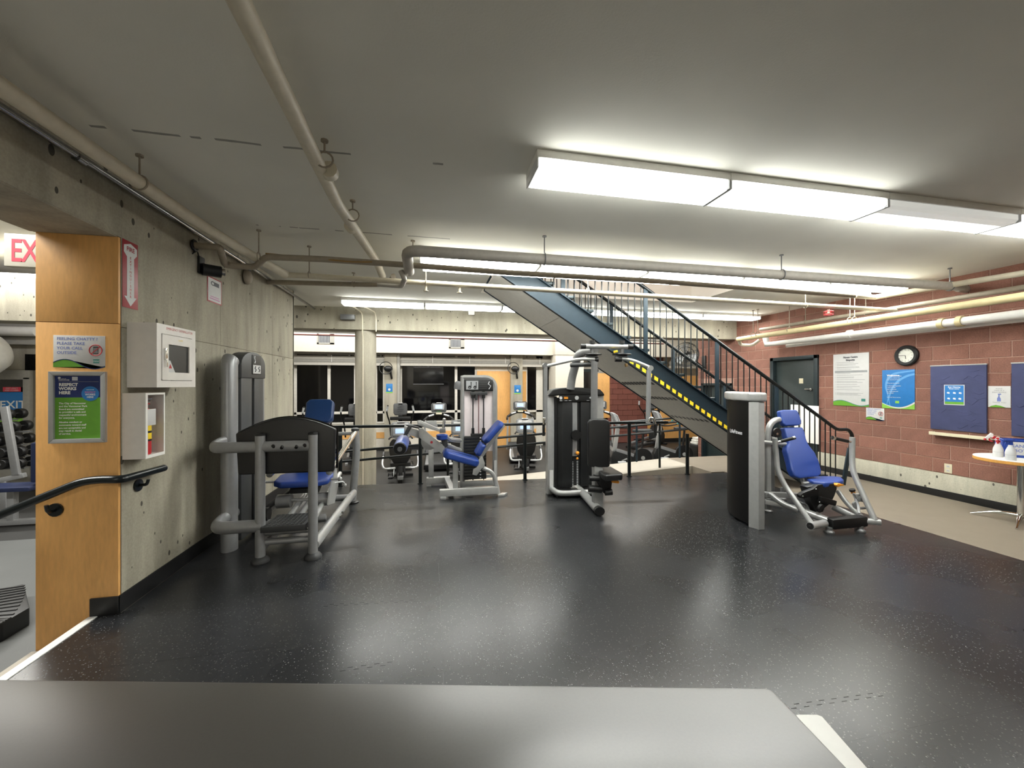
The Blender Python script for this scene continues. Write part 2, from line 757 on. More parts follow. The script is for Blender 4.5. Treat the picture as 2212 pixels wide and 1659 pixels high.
# ceilings
HX0, HX1, HY0, HY1 = .80, 4.65, 5.05, 6.42      # stairwell opening
c = MB()
for a, b in (((-2.63, -3), (7.3, HY0)), ((-2.63, HY1), (7.3, 8.16)), ((-2.63, HY0), (HX0, HY1)), ((HX1, HY0), (7.3, HY1))):
    c.lo((*a, CEIL), (*b, CEIL + .3))
struct('ceiling', c, 'ceiling')
c = MB()
c.lo((-12, 8.55, HI), (12, 14.2, HI + .1))
c.lo((-12, -3, HI), (-2.63, 8.55, HI + .1))
struct('ceiling', c, 'ceiling')
# walls of the stairwell going up to the next storey
w = MB()
w.lo((HX0 - .1, HY1, CEIL + .3), (3.55, HY1 + .1, 5.2))
w.lo((3.55, HY1, CEIL + .36), (HX1 + .1, HY1 + .1, 5.2))
w.lo((HX0 - .1, HY0 - .1, CEIL + .3), (HX1 + .1, HY0, 5.2))
w.lo((HX0 - .1, HY0 - .1, 4.3), (HX0, HY1 + .1, 5.2))
w.lo((HX1, HY0 - .1, CEIL + .3), (HX1 + .1, HY1 + .1, 5.2))
w.lo((HX0 - .1, HY0 - .1, 5.2), (HX1 + .1, HY1 + .1, 5.3))
struct('wall_stairwell', w, 'stairwell')
lamp('stair_light', (2.6, 5.75, 5.1), (1.6, .2), 26)

# concrete wall at the left, cast in panels
wl = struct('wall_left', MB().lo((-2.595, 3.31, LOW), (LX - .012, 6.88, CEIL)), 'concrete')
ys = [3.292, 4.64, 6.02, 6.90]
zs = [LOW, 2.0, CEIL]
for a, b in zip(ys, ys[1:]):
    for p, q in zip(zs, zs[1:]):
        struct('formwork_panel', MB().lo((LX - .05, a + .002, p + .002), (LX, b - .002, q - .002), .002), 'concrete', wl)
struct('formwork_panel', MB().lo((-2.6, 6.86, LOW), (LX, 6.905, CEIL)), 'concrete', wl)
struct('soffit_panel', MB().lo((-2.63, -3, 2.624), (LX - .004, 1.6, 2.632)).lo((-2.63, 1.61, 2.624), (LX - .004, 3.26, 2.632)), 'concrete_light', wl)
struct('trim_1', MB().lo((-2.63, -3, 2.63), (LX, 3.292, CEIL)).lo((-2.63, -3, CEIL), (-2.63 + .05, 8.2, HI)), 'concrete')      # beam above the steps
# maple cladding on the wall end
tr = struct('trim_2', MB().lo((-2.595, 3.285, LOW), (LX - .005, 3.31, 2.62)), 'wood_dark')
struct('maple_panel', MB().lo((-2.602, 3.265, -.2), (LX, 3.285, 2.018), .002), 'maple', tr)
struct('maple_panel', MB().lo((-2.602, 3.265, 2.022), (LX, 3.285, 2.625), .002), 'maple', tr)
# baseboards
struct('baseboard_left', MB().lo((LX, 3.25, 0), (LX + .01, 6.68, .125), .003).lo((EDGE, 3.252, 0), (LX + .01, 3.266, .125), .003), 'black')
struct('baseboard_right', MB().lo((RX - .03, -3, 0), (RX - .02, 6.1, .1), .003), 'black')

# block wall at the right
wr = struct('wall_right', MB().lo((RX + .006, -3, .34), (RX + .2, 6.15, HI)).lo((RX + .006, 6.15, 2.13), (RX + .2, 7.15, HI))
            .lo((RX + .006, 7.15, LOW), (RX + .2, 8.28, HI)).lo((RX + .006, 8.28, 1.62), (RX + .2, 9.36, HI)).lo((RX + .006, 9.36, LOW), (RX + .2, 9.54, HI)), 'mortar')
struct('trim_3', MB().lo((RX - .02, -3, 0), (RX + .2, 6.15, .335), .006).lo((RX - .02, 7.15, LOW), (RX + .2, 7.9, .335), .006), 'concrete_band')
openings = [(6.12, 7.18, 0, 2.15), (8.25, 9.4, LOW, 1.64)]
mesh_cache = {}


def lay_brick(y0, y1, z0, parent, mat='brick', x=RX, h=.191):
    ln = round(y1 - y0, 3)
    if ln < .035:
        return
    key = (ln, mat)
    if key not in mesh_cache:
        mesh_cache[key] = MB().box((0, 0, 0), (.03, ln, h), .004, None, 1).mesh('brick', mat)
    o = bpy.data.objects.new('brick', mesh_cache[key])
    o.location = (x + .015 + random.uniform(-.001, .0015), (y0 + y1) / 2, z0 + .1)
    o.parent = parent
    COL.objects.link(o)


for k in range(-4, 14):
    z0 = .34 + .2 * k
    off = 4.404 if k % 2 == 0 else 4.204
    n = math.floor((3.2 - off) / .4)
    y = off + .4 * n
    while y < 9.54:
        a, b = y + .0045, min(y + .4, 9.54) - .0045
        y += .4
        if z0 < .3 and b < 7.9:
            continue
        spans = [(a, b)]
        for (o0, o1, p0, p1) in openings:
            if z0 + .19 > p0 and z0 + .06 < p1:
                nxt = []
                for s, e in spans:
                    if e <= o0 or s >= o1:
                        nxt.append((s, e))
                    else:
                        if s < o0:
                            nxt.append((s, o0 - .003))
                        if e > o1:
                            nxt.append((o1 + .003, e))
                spans = nxt
        for s, e in spans:
            lay_brick(s, e, z0, wr)

# doors
d = struct('door_1', MB().lo((RX + .05, 6.2, 0), (RX + .1, 7.1, 2.08), .004), 'door_paint')
m = MB()
m.lo((RX - .03, 6.12, 0), (RX + .12, 6.2, 2.15), .004).lo((RX - .03, 7.1, 0), (RX + .12, 7.18, 2.15), .004).lo((RX - .03, 6.12, 2.08), (RX + .12, 7.18, 2.15), .004)
struct('door_frame', m, 'teal_dark', d)
struct('door_handle', MB().bar((RX + .02, 6.3, 1.5), (RX + .02, 6.42, 1.5), .02, .02, .004).cyl((RX + .05, 6.3, 1.5), (RX + .02, 6.3, 1.5), .025), 'chrome', d)
struct('door_sign', MB().box((RX + .046, 6.52, 1.66), (.006, .085, .1)), 'outlet', d)
d = struct('door_2', MB().lo((RX + .1, 8.34, LOW), (RX + .15, 9.32, 1.57), .004), 'door_paint')
m = MB()
m.lo((RX - .02, 8.28, LOW), (RX + .16, 8.34, 1.62), .004).lo((RX - .02, 9.32, LOW), (RX + .16, 9.38, 1.62), .004).lo((RX - .02, 8.28, 1.56), (RX + .16, 9.38, 1.62), .004)
struct('door_frame', m, 'teal_dark', d)
struct('door_handle', MB().box((RX + .08, 8.5, .45), (.03, .03, .22), .008), 'chrome', d)

# beam between the room and the lower hall, round column under it
struct('trim_4', MB().lo((-12, 8.15, 2.655), (7.3, 8.58, CEIL + .3)).lo((-2.58, 8.15, CEIL + .28), (7.3, 8.58, HI)), 'concrete')
PC = onY(790, 900, 8.38)
col = struct('pillar', MB().cyl((PC.x, 8.38, LOW), (PC.x, 8.38, 2.66), .2, 32), 'concrete_light')
# other room walls that close the building
struct('wall_rear', MB().lo((-12, -3.1, LOW), (7.3, -3, HI)), 'white_wall')
struct('wall_west', MB().lo((-12.1, -3, LOW), (-12, 14.2, HI)), 'white_wall')
struct('wall_east', MB().lo((12, 9.4, LOW), (12.1, 14.2, HI)).lo((7.3, 9.44, LOW), (12, 9.54, HI)), 'white_wall')

# ---------------- window wall of the lower hall


def fx(u):
    return onY(u, 830, FW).x


wb = struct('wall_back', MB().lo((-12, FW + .25, LOW), (12, FW + .4, HI)).lo((-12, FW, LOW), (fx(1262), FW + .25, .33)), 'white_wall')
struct('baseboard_back', MB().lo((-12, FW - .02, LOW), (12, FW, LOW + .1)), 'black')
struct('wood_band', MB().lo((-5.5, FW - .012, -.2), (fx(1200), FW, .0)), 'maple', wb)
struct('trim_5', MB().lo((-12, FW - .55, 2.6), (12, FW + .25, HI)), 'white_wall')       # bulkhead above the windows
bays = [(1, 560, 770, [638, 711]), (2, 770, 832, [812]), (3, 864, 1030, [985])]
for n, u0, u1, mul in bays:
    x0, x1 = fx(u0), fx(u1)
    m = MB()
    m.lo((x0, FW - .03, .62), (x1, FW + .05, .7), .004).lo((x0, FW - .02, .3), (x1, FW + .05, .35))
    m.lo((x0, FW - .02, 2.55), (x1, FW + .05, 2.62)).lo((x0, FW - .03, .3), (x0 + .07, FW + .05, 2.6)).lo((x1 - .07, FW - .03, .3), (x1, FW + .05, 2.6))
    for u in mul:
        m.lo((fx(u) - .045, FW - .03, .3), (fx(u) + .045, FW + .05, 2.6), .004)
    fr = struct('window_%d' % n, m, 'frame_white')
    xs = [x0] + [fx(u) for u in mul] + [x1]
    for a, b in zip(xs, xs[1:]):
        struct('pane', MB().lo((a, FW + .01, .7), (b, FW + .02, 2.56)), 'glass_dark', fr)
        struct('lower_pane', MB().lo((a, FW + .01, .35), (b, FW + .02, .62)), 'glass_dark', fr)
# narrow sidelight and dark door glass
x0, x1, x2 = fx(1135), fx(1172), fx(1200)
m = MB().lo((x0, FW - .03, LOW), (x0 + .06, FW + .05, 2.6)).lo((fx(1158), FW - .03, LOW), (x1, FW + .05, 2.6), .004).lo((x0, FW - .03, .6), (x1, FW + .05, .67)).lo((x0, FW - .03, 2.5), (x2, FW + .05, 2.6))
fr = struct('window_4', m, 'frame_white')
struct('pane', MB().lo((x0, FW + .01, .67), (x1, FW + .02, 2.5)), 'glass_dark', fr)
struct('pane', MB().lo((x1, FW + .01, LOW), (x2, FW + .02, 2.5)), 'glass_dark', fr)
d = struct('door_3', MB().lo((fx(1260), FW - .02, LOW), (fx(1290), FW + .03, 2.05), .004), 'black_gloss')
struct('door_frame', MB().lo((fx(1258), FW - .04, 2.05), (fx(1292), FW + .05, 2.15)), 'teal_dark', d)
# wood panels, pillars and the brick pier between the windows
struct('trim_6', MB().lo((fx(1030), FW - .1, LOW), (fx(1103), FW, 2.05), .004), 'maple')
struct('trim_7', MB().lo((fx(1030), FW - .05, 2.05), (fx(1136), FW + .02, 2.6)), 'white_wall')
struct('trim_8', MB().lo((fx(1128), FW - .06, .2), (fx(1136), FW - .02, 2.05)), 'maple')
for u0, u1 in ((830, 857), (1104, 1129)):
    struct('pillar', MB().lo((onY(u0, 830, FW - .3).x, FW - .3, LOW), (onY(u1, 830, FW - .3).x, FW, 2.62), .01), 'concrete_light')
struct('trim_9', MB().cyl((fx(862), FW - .25, LOW), (fx(862), FW - .25, 2.62), .06, 12), 'frame_grey')
struct('pillar', MB().lo((onY(1200, 830, 13.0).x, 13.0, LOW), (onY(1261, 830, 13.0).x, FW, 2.6), .006).lo((onY(1199, 830, 13.0).x, 12.98, 2.6), (onY(1262, 830, 13.0).x, FW, HI), .006), 'white_wall')
struct('trim_10', MB().lo((fx(1288), FW - .12, .35), (fx(1314), FW, 2.0), .004), 'maple')
pier = struct('wall_pier', MB().lo((fx(1310), FW - .09, LOW), (fx(1430), FW + .1, 2.6)), 'rust')
for k in range(0, 13):
    y0 = LOW + .02 + .2 * k
    off = .2 if k % 2 else 0
    x = fx(1310) - off
    while x < fx(1430):
        a, b = max(x, fx(1310)) + .004, min(x + .4, fx(1430)) - .004
        x += .4
        if b - a > .05:
            key = ('far', round(b - a, 3))
            if key not in mesh_cache:
                mesh_cache[key] = MB().box((0, 0, 0), (round(b - a, 3), .03, .19), .003, None, 1).mesh('brick', 'brick_far')
            o = bpy.data.objects.new('brick', mesh_cache[key])
            o.location = ((a + b) / 2, FW - .1, y0 + .1)
            o.parent = pier
            COL.objects.link(o)
struct('trim_11', MB().lo((fx(1395), FW - .2, LOW + .14), (12, FW - .1, 1.92), .004), 'maple')
struct('trim_12', MB().lo((fx(1395), FW - .21, LOW), (12, FW - .1, LOW + .14), .004), 'black')

# raised blinds and grilles
for i, (u0, u1) in enumerate(((560, 771), (811, 1198), (1440, 1512))):
    y = FW - .18
    a, b = fx(u0), fx(u1)
    t = Thing('window_blind', ['white blind drawn up above the windows beyond the round column, by the concrete wall', 'long white blind drawn up between the round column and the white pillar', 'white blind drawn up on the far wall behind the wall fan'][i], 'blind', ((a + b) / 2, y, 2.2))
    t.part('head_rail', MB().lo((a, y - .05, 2.38), (b, y + .06, 2.5), .008), 'blind')
    t.part('slat_stack', MB().lo((a + .02, y - .04, 2.28), (b - .02, y + .04, 2.38), .004), 'frame_grey')
    t.part('bottom_rail', MB().lo((a, y - .05, 2.2), (b, y + .05, 2.28), .008), 'frame_white')
    for x in (a + .2, b - .2):
        t.part('bracket', MB().lo((x - .02, y - .03, 2.49), (x + .02, y + .05, 2.6)), 'frame_grey')
    n = max(2, int((b - a) / 1.1))
    for k in range(n):
        x = a + (b - a) * (k + .5) / n
        t.part('cord', MB().cyl((x, y - .06, 2.3), (x, y - .06, 2.52), .012, 6), 'white')
for i, (u0, u1) in enumerate(((685, 722), (970, 1003))):
    y = FW - .55
    a, b = onY(u0, 830, y).x, onY(u1, 830, y).x
    zc = 3.0 if i == 0 else 2.94
    t = Thing('air_grille', ['square white air grille on the bulkhead near the round column', 'square white air grille on the bulkhead above the grey weight tower'][i], 'grille', ((a + b) / 2, y, zc - .15))
    fr = MB()
    fr.lo((a, y - .02, zc + .12), (b, y, zc + .16)).lo((a, y - .02, zc - .16), (b, y, zc - .12)).lo((a, y - .02, zc - .16), (a + .05, y, zc + .16)).lo((b - .12, y - .02, zc - .16), (b, y, zc + .16))
    t.part('frame', fr, 'frame_grey')
    t.part('back_plate', MB().lo((a + .04, y - .006, zc - .13), (b - .1, y - .001, zc + .13)), 'ink')
    for k in range(8):
        x = a + .07 + (b - a - .2) * k / 7
        t.part('louvre', MB().lo((x, y - .018, zc - .12), (x + .02, y - .004, zc + .12)), 'ink_grey')

# steps down at the left, with white nosings
t = Thing('entry_steps', 'short rubber steps with pale nosings going down beside the maple panel', 'steps', (EDGE - .3, 1.2, LOW))
t.part('step', MB().lo((EDGE - .33, -2.9, LOW), (EDGE - .001, 3.262, -.2)), 'rubber_light')
t.part('step', MB().lo((EDGE - .66, -2.9, LOW), (EDGE - .332, 3.262, -.4)), 'rubber_light')
t.part('nosing', MB().lo((EDGE - .33, -2.9, -.2), (EDGE - .27, 3.26, -.194), .002), 'ramp_floor')
t.part('nosing', MB().lo((EDGE - .66, -2.9, -.4), (EDGE - .6, 3.26, -.394), .002), 'ramp_floor')
st = MB().lo((EDGE - .004, -2.9, -.03), (EDGE + .05, 3.25, .005), .002)
solo('floor_nosing', 'white metal nosing along the edge of the black rubber floor', 'nosing', st, 'white_edge')
# ------------------------------------------------------------------ staircase
SN, SF = 5.1, 6.2          # near and far side


def sof(x):
    return 1.652 - .625 * (x - 3.067)


ST = Thing('staircase', 'dark teal steel staircase with a grey underside rising to the ceiling opening', 'staircase', (5.9, 5.7, 0))
X_TOP, X_BOT = .86, 5.70


def stringer(y0, y1):
    xt = .82
    return MB().prism([(xt, y0, sof(xt)), (X_BOT, y0, 0.0), (X_BOT + .5, y0, 0.0), (xt, y0, sof(xt) + .31)], (0, y1 - y0, 0))


s1 = stringer(SN, SN + .02)
for off in (0.0, .3):                                   # flanges of the channel
    a = V((.82, SN, sof(.82) + off))
    b = V((X_BOT + off / .625, SN, 0.01))
    s1.bar(a + V((0, -.015, .006)), b + V((0, -.015, .006)), .05, .012)
ST.part('stringer', s1, 'teal')
ST.part('stringer', stringer(SF - .02, SF), 'teal')
cuts = [.83, 1.72, 2.3, 2.95, 4.2, 5.6]
for a, b in zip(cuts, cuts[1:]):
    ST.part('soffit_panel', MB().prism([(a + .003, SN + .021, sof(a) + .012), (b - .003, SN + .021, sof(b) + .012), (b - .003, SN + .021, sof(b) + .03), (a + .003, SN + .021, sof(a) + .03)], (0, SF - SN - .045, 0)), 'soffit')
n_steps = 17
for k in range(n_steps):
    z = .175 * (k + 1)
    x = X_BOT + .42 - .28 * k
    ST.part('tread', MB().lo((x - .3, SN + .021, z - .04), (x, SF - .021, z), .006), 'teal_dark')
for xc, n in ((3.15, 10), (3.52, 10), (4.05, 9)):       # slotted vent strips
    m = MB()
    for k in range(n):
        y = SN + .12 + .95 * k / n
        a, b = xc - .03, xc + .03
        m.prism([(a, y, sof(a) + .008), (b, y, sof(b) + .008), (b, y, sof(b) + .02), (a, y, sof(a) + .02)], (0, .062, 0))
    ST.part('vent_strip', m, 'black', None, 'dark slotted strip across the underside')
# hazard tape along the lower edge of the near stringer
a, b = 2.66, 4.62
ST.part('tape_band', MB().prism([(a, SN - .0022, sof(a) + .015), (b, SN - .0022, sof(b) + .015), (b, SN - .0022, sof(b) + .095), (a, SN - .0022, sof(a) + .095)], (0, .002, 0)), 'black', None, 'black band of hazard tape')
k = 0
x = 2.72
while x < 4.56:
    ST.part('tape_stripe', MB().prism([(x, SN - .0032, sof(x) + .03), (x + .056, SN - .0032, sof(x + .056) + .034), (x + .064, SN - .0032, sof(x + .064) + .088), (x + .004, SN - .0032, sof(x) + .084)], (0, .0008, 0)), 'yellow', None, 'yellow stripe of hazard tape')
    x += .094


def rail_z(x):
    return sof(x) + 1.235


def hand_rail(y, x0, near):
    r = MB()
    pts = [(x0, y, rail_z(x0)), (6.28, y, rail_z(6.28)), (6.5, y, rail_z(6.28)), (6.58, y, rail_z(6.28) - .09), (6.53, y, .55)]
    r.tube(pts, .026, 10, .07)
    return r


for y, nm in ((SN + .01, 0), (SF - .01, 1)):
    ST.part('handrail', hand_rail(y, 1.55, 1), 'dark_rail')
    for x in (1.75, 2.97, 4.12, 5.15):
        ST.part('rail_post', MB().lo((x - .03, y - .012, sof(x) + .28), (x + .03, y + .012, rail_z(x) - .01), .003), 'teal')
    ST.part('rail_post', MB().bar((6.52, y, .58), (6.40, y, .005), .022, .07, .003), 'teal')
    x = 1.62
    while x < 6.3:
        if min(abs(x - q) for q in (1.75, 2.97, 4.12, 5.15)) > .045:
            z0 = max(sof(x) + .3, .1) if x < 6.18 else .12
            ST.part('baluster', MB().cyl((x, y, z0), (x, y, rail_z(x) - .01), .0085, 6), 'dark_rail')
        x += .0985
    ST.part('bottom_rail', MB().bar((5.85, y, .12), (6.45, y, .12), .012, .02), 'dark_rail')

# ------------------------------------------------------------------ rails at the floor edge and on the ramp


def gy(x):
    return far_edge(x) - .04


t = Thing('guard_rail', 'dark level guard rail on posts along the edge of the rubber floor', 'railing', (1.2, gy(1.2), 0))
t.part('top_rail', MB().tube([(LX + .01, gy(LX), .93), (4.08, gy(4.08), .93)], .024, 10), 'dark_rail')
for u in (734, 908, 1135, 1361, 1487):
    r = ray(u, 1040)
    # meet the railing line
    k = (6.65 - .062 * 2.13) / (r.y + .062 * r.x)
    x = r.x * k
    x = min(x, 4.5)
    t.part('post', MB().cyl((x, gy(x), 0), (x, gy(x), .92 if x < 4.1 else .72), .03, 10), 'dark_rail')
    t.part('post_base', MB().cyl((x, gy(x), 0), (x, gy(x), .012), .045, 12), 'dark_rail')


def ramp_z(x):
    return -.305 + .0615 * x


for y, lab in ((7.05, 'sloping double handrail rising along the near side of the ramp'), (7.72, 'sloping handrail on the far side of the ramp beyond the guard rail')):
    t = Thing('ramp_rail', lab, 'railing', (1.5, y, ramp_z(1.5)))
    hs = (.865, .70) if y < 7.5 else (.865,)
    if y < 7.5:
        for h in hs:
            t.part('rail', MB().tube([(-2.4, y, ramp_z(-2.4) + h), (5.0, y, ramp_z(5.0) + h)], .021, 8), 'dark_rail')
    for x in ((-1.9, .3, 2.55, 4.4) if y < 7.5 else (4.28, 5.3)):
        top = ramp_z(min(x, 5)) + .865
        t.part('post', MB().cyl((x, y, ramp_z(min(x, 5)) - .02), (x, y, top), .022, 8), 'dark_rail' if y < 7.5 else 'teal')
    if y > 7.5:
        t.part('rail', MB().tube([(3.9, y, ramp_z(3.9) + .865), (5.3, y, ramp_z(5) + .865)], .021, 8), 'dark_rail')

# ------------------------------------------------------------------ fluorescent lights


def light_unit(label, x0, x1, y0, y1, z0, group, mat='lens', drop=.1):
    t = Thing('ceiling_light', label, 'ceiling light', ((x0 + x1) / 2, (y0 + y1) / 2, z0), 0, group)
    rim = drop * .45
    t.part('housing', MB().lo((x0 + .002, y0, z0 - rim), (x1 - .002, y1, z0 - .001), .004), 'white')
    e = .012
    t.part('lens', MB().prism([(x0 + .01, y0 + e, z0 - rim), (x0 + .01, y1 - e, z0 - rim), (x0 + .01, y1 - e, z0 - drop + .02), (x0 + .01, y1 - e * 2.5, z0 - drop), (x0 + .01, y0 + e * 2.5, z0 - drop), (x0 + .01, y0 + e, z0 - drop + .02)], (x1 - x0 - .02, 0, 0)), mat)
    for x in (x0 + .004, x1 - .012):
        t.part('end_cap', MB().lo((x, y0 + .004, z0 - drop + .002), (x + .008, y1 - .004, z0 - rim), .002), 'clear_plastic')
    return t


X0 = .655
for k in range(4):
    a = X0 + 1.405 * k
    light_unit('%s wraparound light from the free end of the big row%s' % (ORD[k].capitalize(), ', one tube out' if k == 2 else ''), a, a + 1.405, 2.415, 2.715, CEIL, 'lights over the rubber floor', 'lens_half' if k == 2 else 'lens', .115)
for k in range(5):
    a = -.12 + 1.36 * k
    light_unit('%s light from the concrete wall in the wider row behind the big grey pipe' % ORD[k].capitalize(), a, a + 1.36, 4.41, 4.69, CEIL - .02, 'lights behind the big grey pipe', 'lens', .11)
for k in range(4):
    a = -.10 + 1.66 * k
    light_unit('%s narrow strip light from the concrete wall, between brown and cream pipes' % ORD[k].capitalize(), a, a + 1.66, 4.80, 4.94, CEIL - .02, 'strip lights beside the stair', 'lens', .10)
for k in range(6):
    a = -1.5 + 1.4 * k
    light_unit('%s light from the concrete wall in the far row at the concrete beam' % ORD[k].capitalize(), a, a + 1.4, 7.22, 7.5, CEIL, 'lights at the concrete beam', 'lens', .105)

# ------------------------------------------------------------------ pipes


def pipe(label, pts, r, mat, fil=.0, hang=(), seg=12, cuffs=(), name='ceiling_pipe', cat='pipe', hmat='dull_pipe'):
    pts = [V(p) for p in pts]
    c = pts[0].lerp(pts[-1], .5)
    t = Thing(name, label, cat, (c.x, c.y, min(p.z for p in pts) - r))
    t.part('run', MB().tube(pts, r, seg, fil), mat)
    for q in hang:
        p = V(q)
        h = MB().cyl(p + V((0, 0, r)), (p.x, p.y, CEIL), .006, 6)
        h.lathe((p.x, p.y, CEIL - .012), [(.022, 0), (.022, .012)], 8)
        ax = (pts[-1] - pts[0]).normalized()
        M3 = V((0, 0, 1)).rotation_difference(ax).to_matrix()
        h.ring(p, r + .006, .006, M3, 14, 5)
        t.part('hanger', h, hmat)
    for q in cuffs:
        p = V(q[0])
        ax = V(q[1]).normalized()
        t.part('coupling', MB().cyl(p - ax * .03, p + ax * .03, r * 1.22, seg), q[2] if len(q) > 2 else mat)
    return t


def along(p, q, f):
    return V(p).lerp(V(q), f)


ax_x, ax_y = (1, 0, 0), (0, 1, 0)
# big grey pipe with its elbow
A, B = V((-.24, 3.83, 2.85)), V((6.72, 3.85, 2.85))
pipe('big grey pipe in steel clevis hangers running in front of the second light row', [(-.22, 4.35, 2.79), (-.22, 3.84, 2.85), B], .052, 'grey_pipe', .12,
     [onY(1176, 540, 3.83) + V((0, 0, 2.85 - onY(1176, 540, 3.83).z)), onY(1688, 585, 3.84) + V((0, 0, 2.85 - onY(1688, 585, 3.84).z)), onY(2052, 610, 3.85) + V((0, 0, 2.85 - onY(2052, 610, 3.85).z))], 16, [], hmat='silver_dark')
# brown pipe with a loose cable over it
z = 2.83
P = [onX(418, 530, LX), onZ(475, 534, z), onZ(486, 573, 2.76), onZ(552, 577, 2.76), onZ(574, 555, z), onZ(700, 560, z), onZ(900, 574, z), onZ(1100, 589, z), onZ(1400, 606, z), onZ(1850, 640, z)]
TAN = pipe('tan pipe leaving the concrete wall in a zigzag, brown cable looped along it', P, .03, 'dull_pipe', .05, [onZ(559, 553, z), onZ(892, 572, z)])
cab = [onZ(574, 548, z + .03), onZ(660, 556, z + .01), onZ(760, 566, z - .025), onZ(840, 566, z + .02), onZ(1000, 578, z + .03), onZ(1100, 592, z - .02), onZ(1250, 596, z + .02), onZ(1400, 611, z - .03), onZ(1600, 618, z + .02), onZ(1850, 641, z)]
TAN.part('cable', MB().tube(cab, .008, 6, .08), 'brown_cable', None, 'thin brown cable')
# cream sprinkler main
C0, C1 = V((-1.5, 4.62, 2.74)), V((6.72, 4.62, 2.70))
Cl = onY(617, 590, 4.62)
pipe('cream sprinkler pipe in front of the stair with a red guarded sprinkler', [(Cl.x, 4.62, 2.76), (6.75, 4.62, 2.69)], .03, 'cream_pipe', 0,
     [onY(668, 594, 4.62), onY(920, 610, 4.62), onY(1270, 628, 4.62), onY(1740, 660, 4.62)])


def sprinkler(p, label, guard=False):
    t = Thing('sprinkler_head', label, 'sprinkler', p)
    t.part('body', MB().cyl(p, p - V((0, 0, .05)), .014, 10).lathe(p - V((0, 0, .06)), [(.03, 0), (.03, .006)], 10), 'cream_pipe')
    if guard:
        gd = MB()
        for a in range(6):
            q = R(60 * a)
            gd.tube([p + V((.02 * math.cos(q), .02 * math.sin(q), -.01)), p + V((.055 * math.cos(q), .055 * math.sin(q), -.03)), p + V((.055 * math.cos(q), .055 * math.sin(q), -.075))], .004, 5)
        gd.ring(p - V((0, 0, .075)), .055, .005, None, 16, 5).ring(p - V((0, 0, .03)), .055, .005, None, 16, 5)
        t.part('guard', gd, 'red', None, 'red wire guard')


sprinkler(onY(920, 612, 4.62) - V((0, 0, .03)), 'cream sprinkler head under the cream pipe, next to the concrete wall')
sprinkler(onY(993, 616, 4.62) - V((0, 0, .03)), 'cream sprinkler head under the cream pipe, beside the stair top')
sprinkler(onY(1790, 664, 4.62) - V((0, 0, .03)), 'sprinkler head in a red wire guard under the cream pipe', True)
# lower pipe from the wall
pipe('short brown pipe from the concrete wall end, below the cream pipe', [onX(577, 609, LX), (-.75, 5.6, 2.93), (-.55, 5.6, 2.95), (-.45, 5.1, 2.93)], .032, 'dull_pipe', .1, [(-1.0, 5.6, 2.93)])
pipe('grey pipe stub with a black valve dropping beside the big grey pipe', [onY(866, 585, 4.3), onY(874, 603, 4.3), onY(868, 618, 4.75), onY(815, 614, 4.75)], .028, 'grey_pipe', .06)
# pipe running towards the viewer
Pz = 2.96
P = [onZ(507, -160, Pz), onZ(515, 0, Pz), onZ(729, 440, Pz), onZ(812, 562, Pz), onZ(826, 596, Pz - .05)]
P[0].x = P[1].x
pipe('cream pipe running the length of the ceiling towards the desk', P, .042, 'cream_pipe', 0, [onZ(701, 345, Pz), onZ(762, 465, Pz)], 14, [(onZ(712, 370, Pz), P[2] - P[1]), (onZ(758, 490, Pz), P[3] - P[2])])
# pipe and conduit along the concrete wall
pipe('beige pipe along the top of the concrete wall', [(-1.84, -.3, 2.9), (-1.84, 3.6, 2.9), (-1.72, 4.3, 2.86), (-1.5, 4.62, 2.76)], .042, 'cream_pipe', .3, [(-1.84, 3.0, 2.9)], 14)
pipe('shiny dark conduit fixed along the top of the concrete wall', [(-2.09, -.3, 2.97), (-2.09, 7.9, 2.99)], .022, 'conduit', 0, [], 10, [((-2.09, 2.9, 2.97), ax_y)])
# group above the block wall
pipe('long yellowish pipe nearest the ceiling light end, hung above the block wall', [onX(1594, 733, 6.35), onX(2330, 622, 6.35)], .048, 'yellow_pipe', 0, [onX(1627, 724, 6.35), onX(1637, 723, 6.35), onX(1705, 713, 6.35), onX(1836, 693, 6.35), onX(1846, 692, 6.35)])
pipe('white insulated pipe with an elbow along the top of the block wall', [onX(1657, 735, 6.85) + V((0, .05, .1)), onX(1657, 744, 6.85), onX(2330, 664, 6.85)], .058, 'white', .0, [], 16, [(onX(1836, 722, 6.85), ax_y), (onX(2035, 699, 6.85), ax_y, 'yellow_pipe'), (onX(2075, 694, 6.85), ax_y, 'yellow_pipe')])
pipe('second white pipe tucked behind the insulated one on the block wall', [onX(1700, 747, 7.0), onX(2330, 676, 7.0)], .036, 'white', 0)
pipe('cream pipe slanting up from the cream main to the block wall corner', [onZ(1846, 639, 2.83), onZ(1890, 642, 2.86), onZ(2212, 590, 2.86), onZ(2400, 560, 2.86)], .035, 'cream_pipe', 0)
pipe('thin dull pipe high against the block wall and its hangers', [onX(1642, 712, 6.75), onX(2000, 655, 6.75), onX(2300, 606, 6.75)], .032, 'dull_pipe', 0, [onX(1740, 696, 6.75), onX(1870, 676, 6.75)])
pipe('thin grey conduit with a kink on the ceiling above the red sprinkler', [onZ(1735, 676, 3.02), onZ(1810, 660, 3.04), onZ(1900, 654, 3.04), onZ(1940, 642, 3.04), onZ(2200, 600, 3.04)], .014, 'grey_pipe', .05, [], 8)
pipe('grey insulated pipe end at the ceiling corner over the clock', [onZ(2070, 622, 2.88), onZ(2130, 632, 2.9), onZ(2330, 600, 2.92)], .05, 'grey_pipe', .1)
pipe('short cream pipe offset under the yellowish pipe by the beam', [onX(1596, 735, 6.4), onX(1600, 745, 6.5), onX(1625, 746, 6.6), onX(1640, 735, 6.7)], .032, 'cream_pipe', .06)
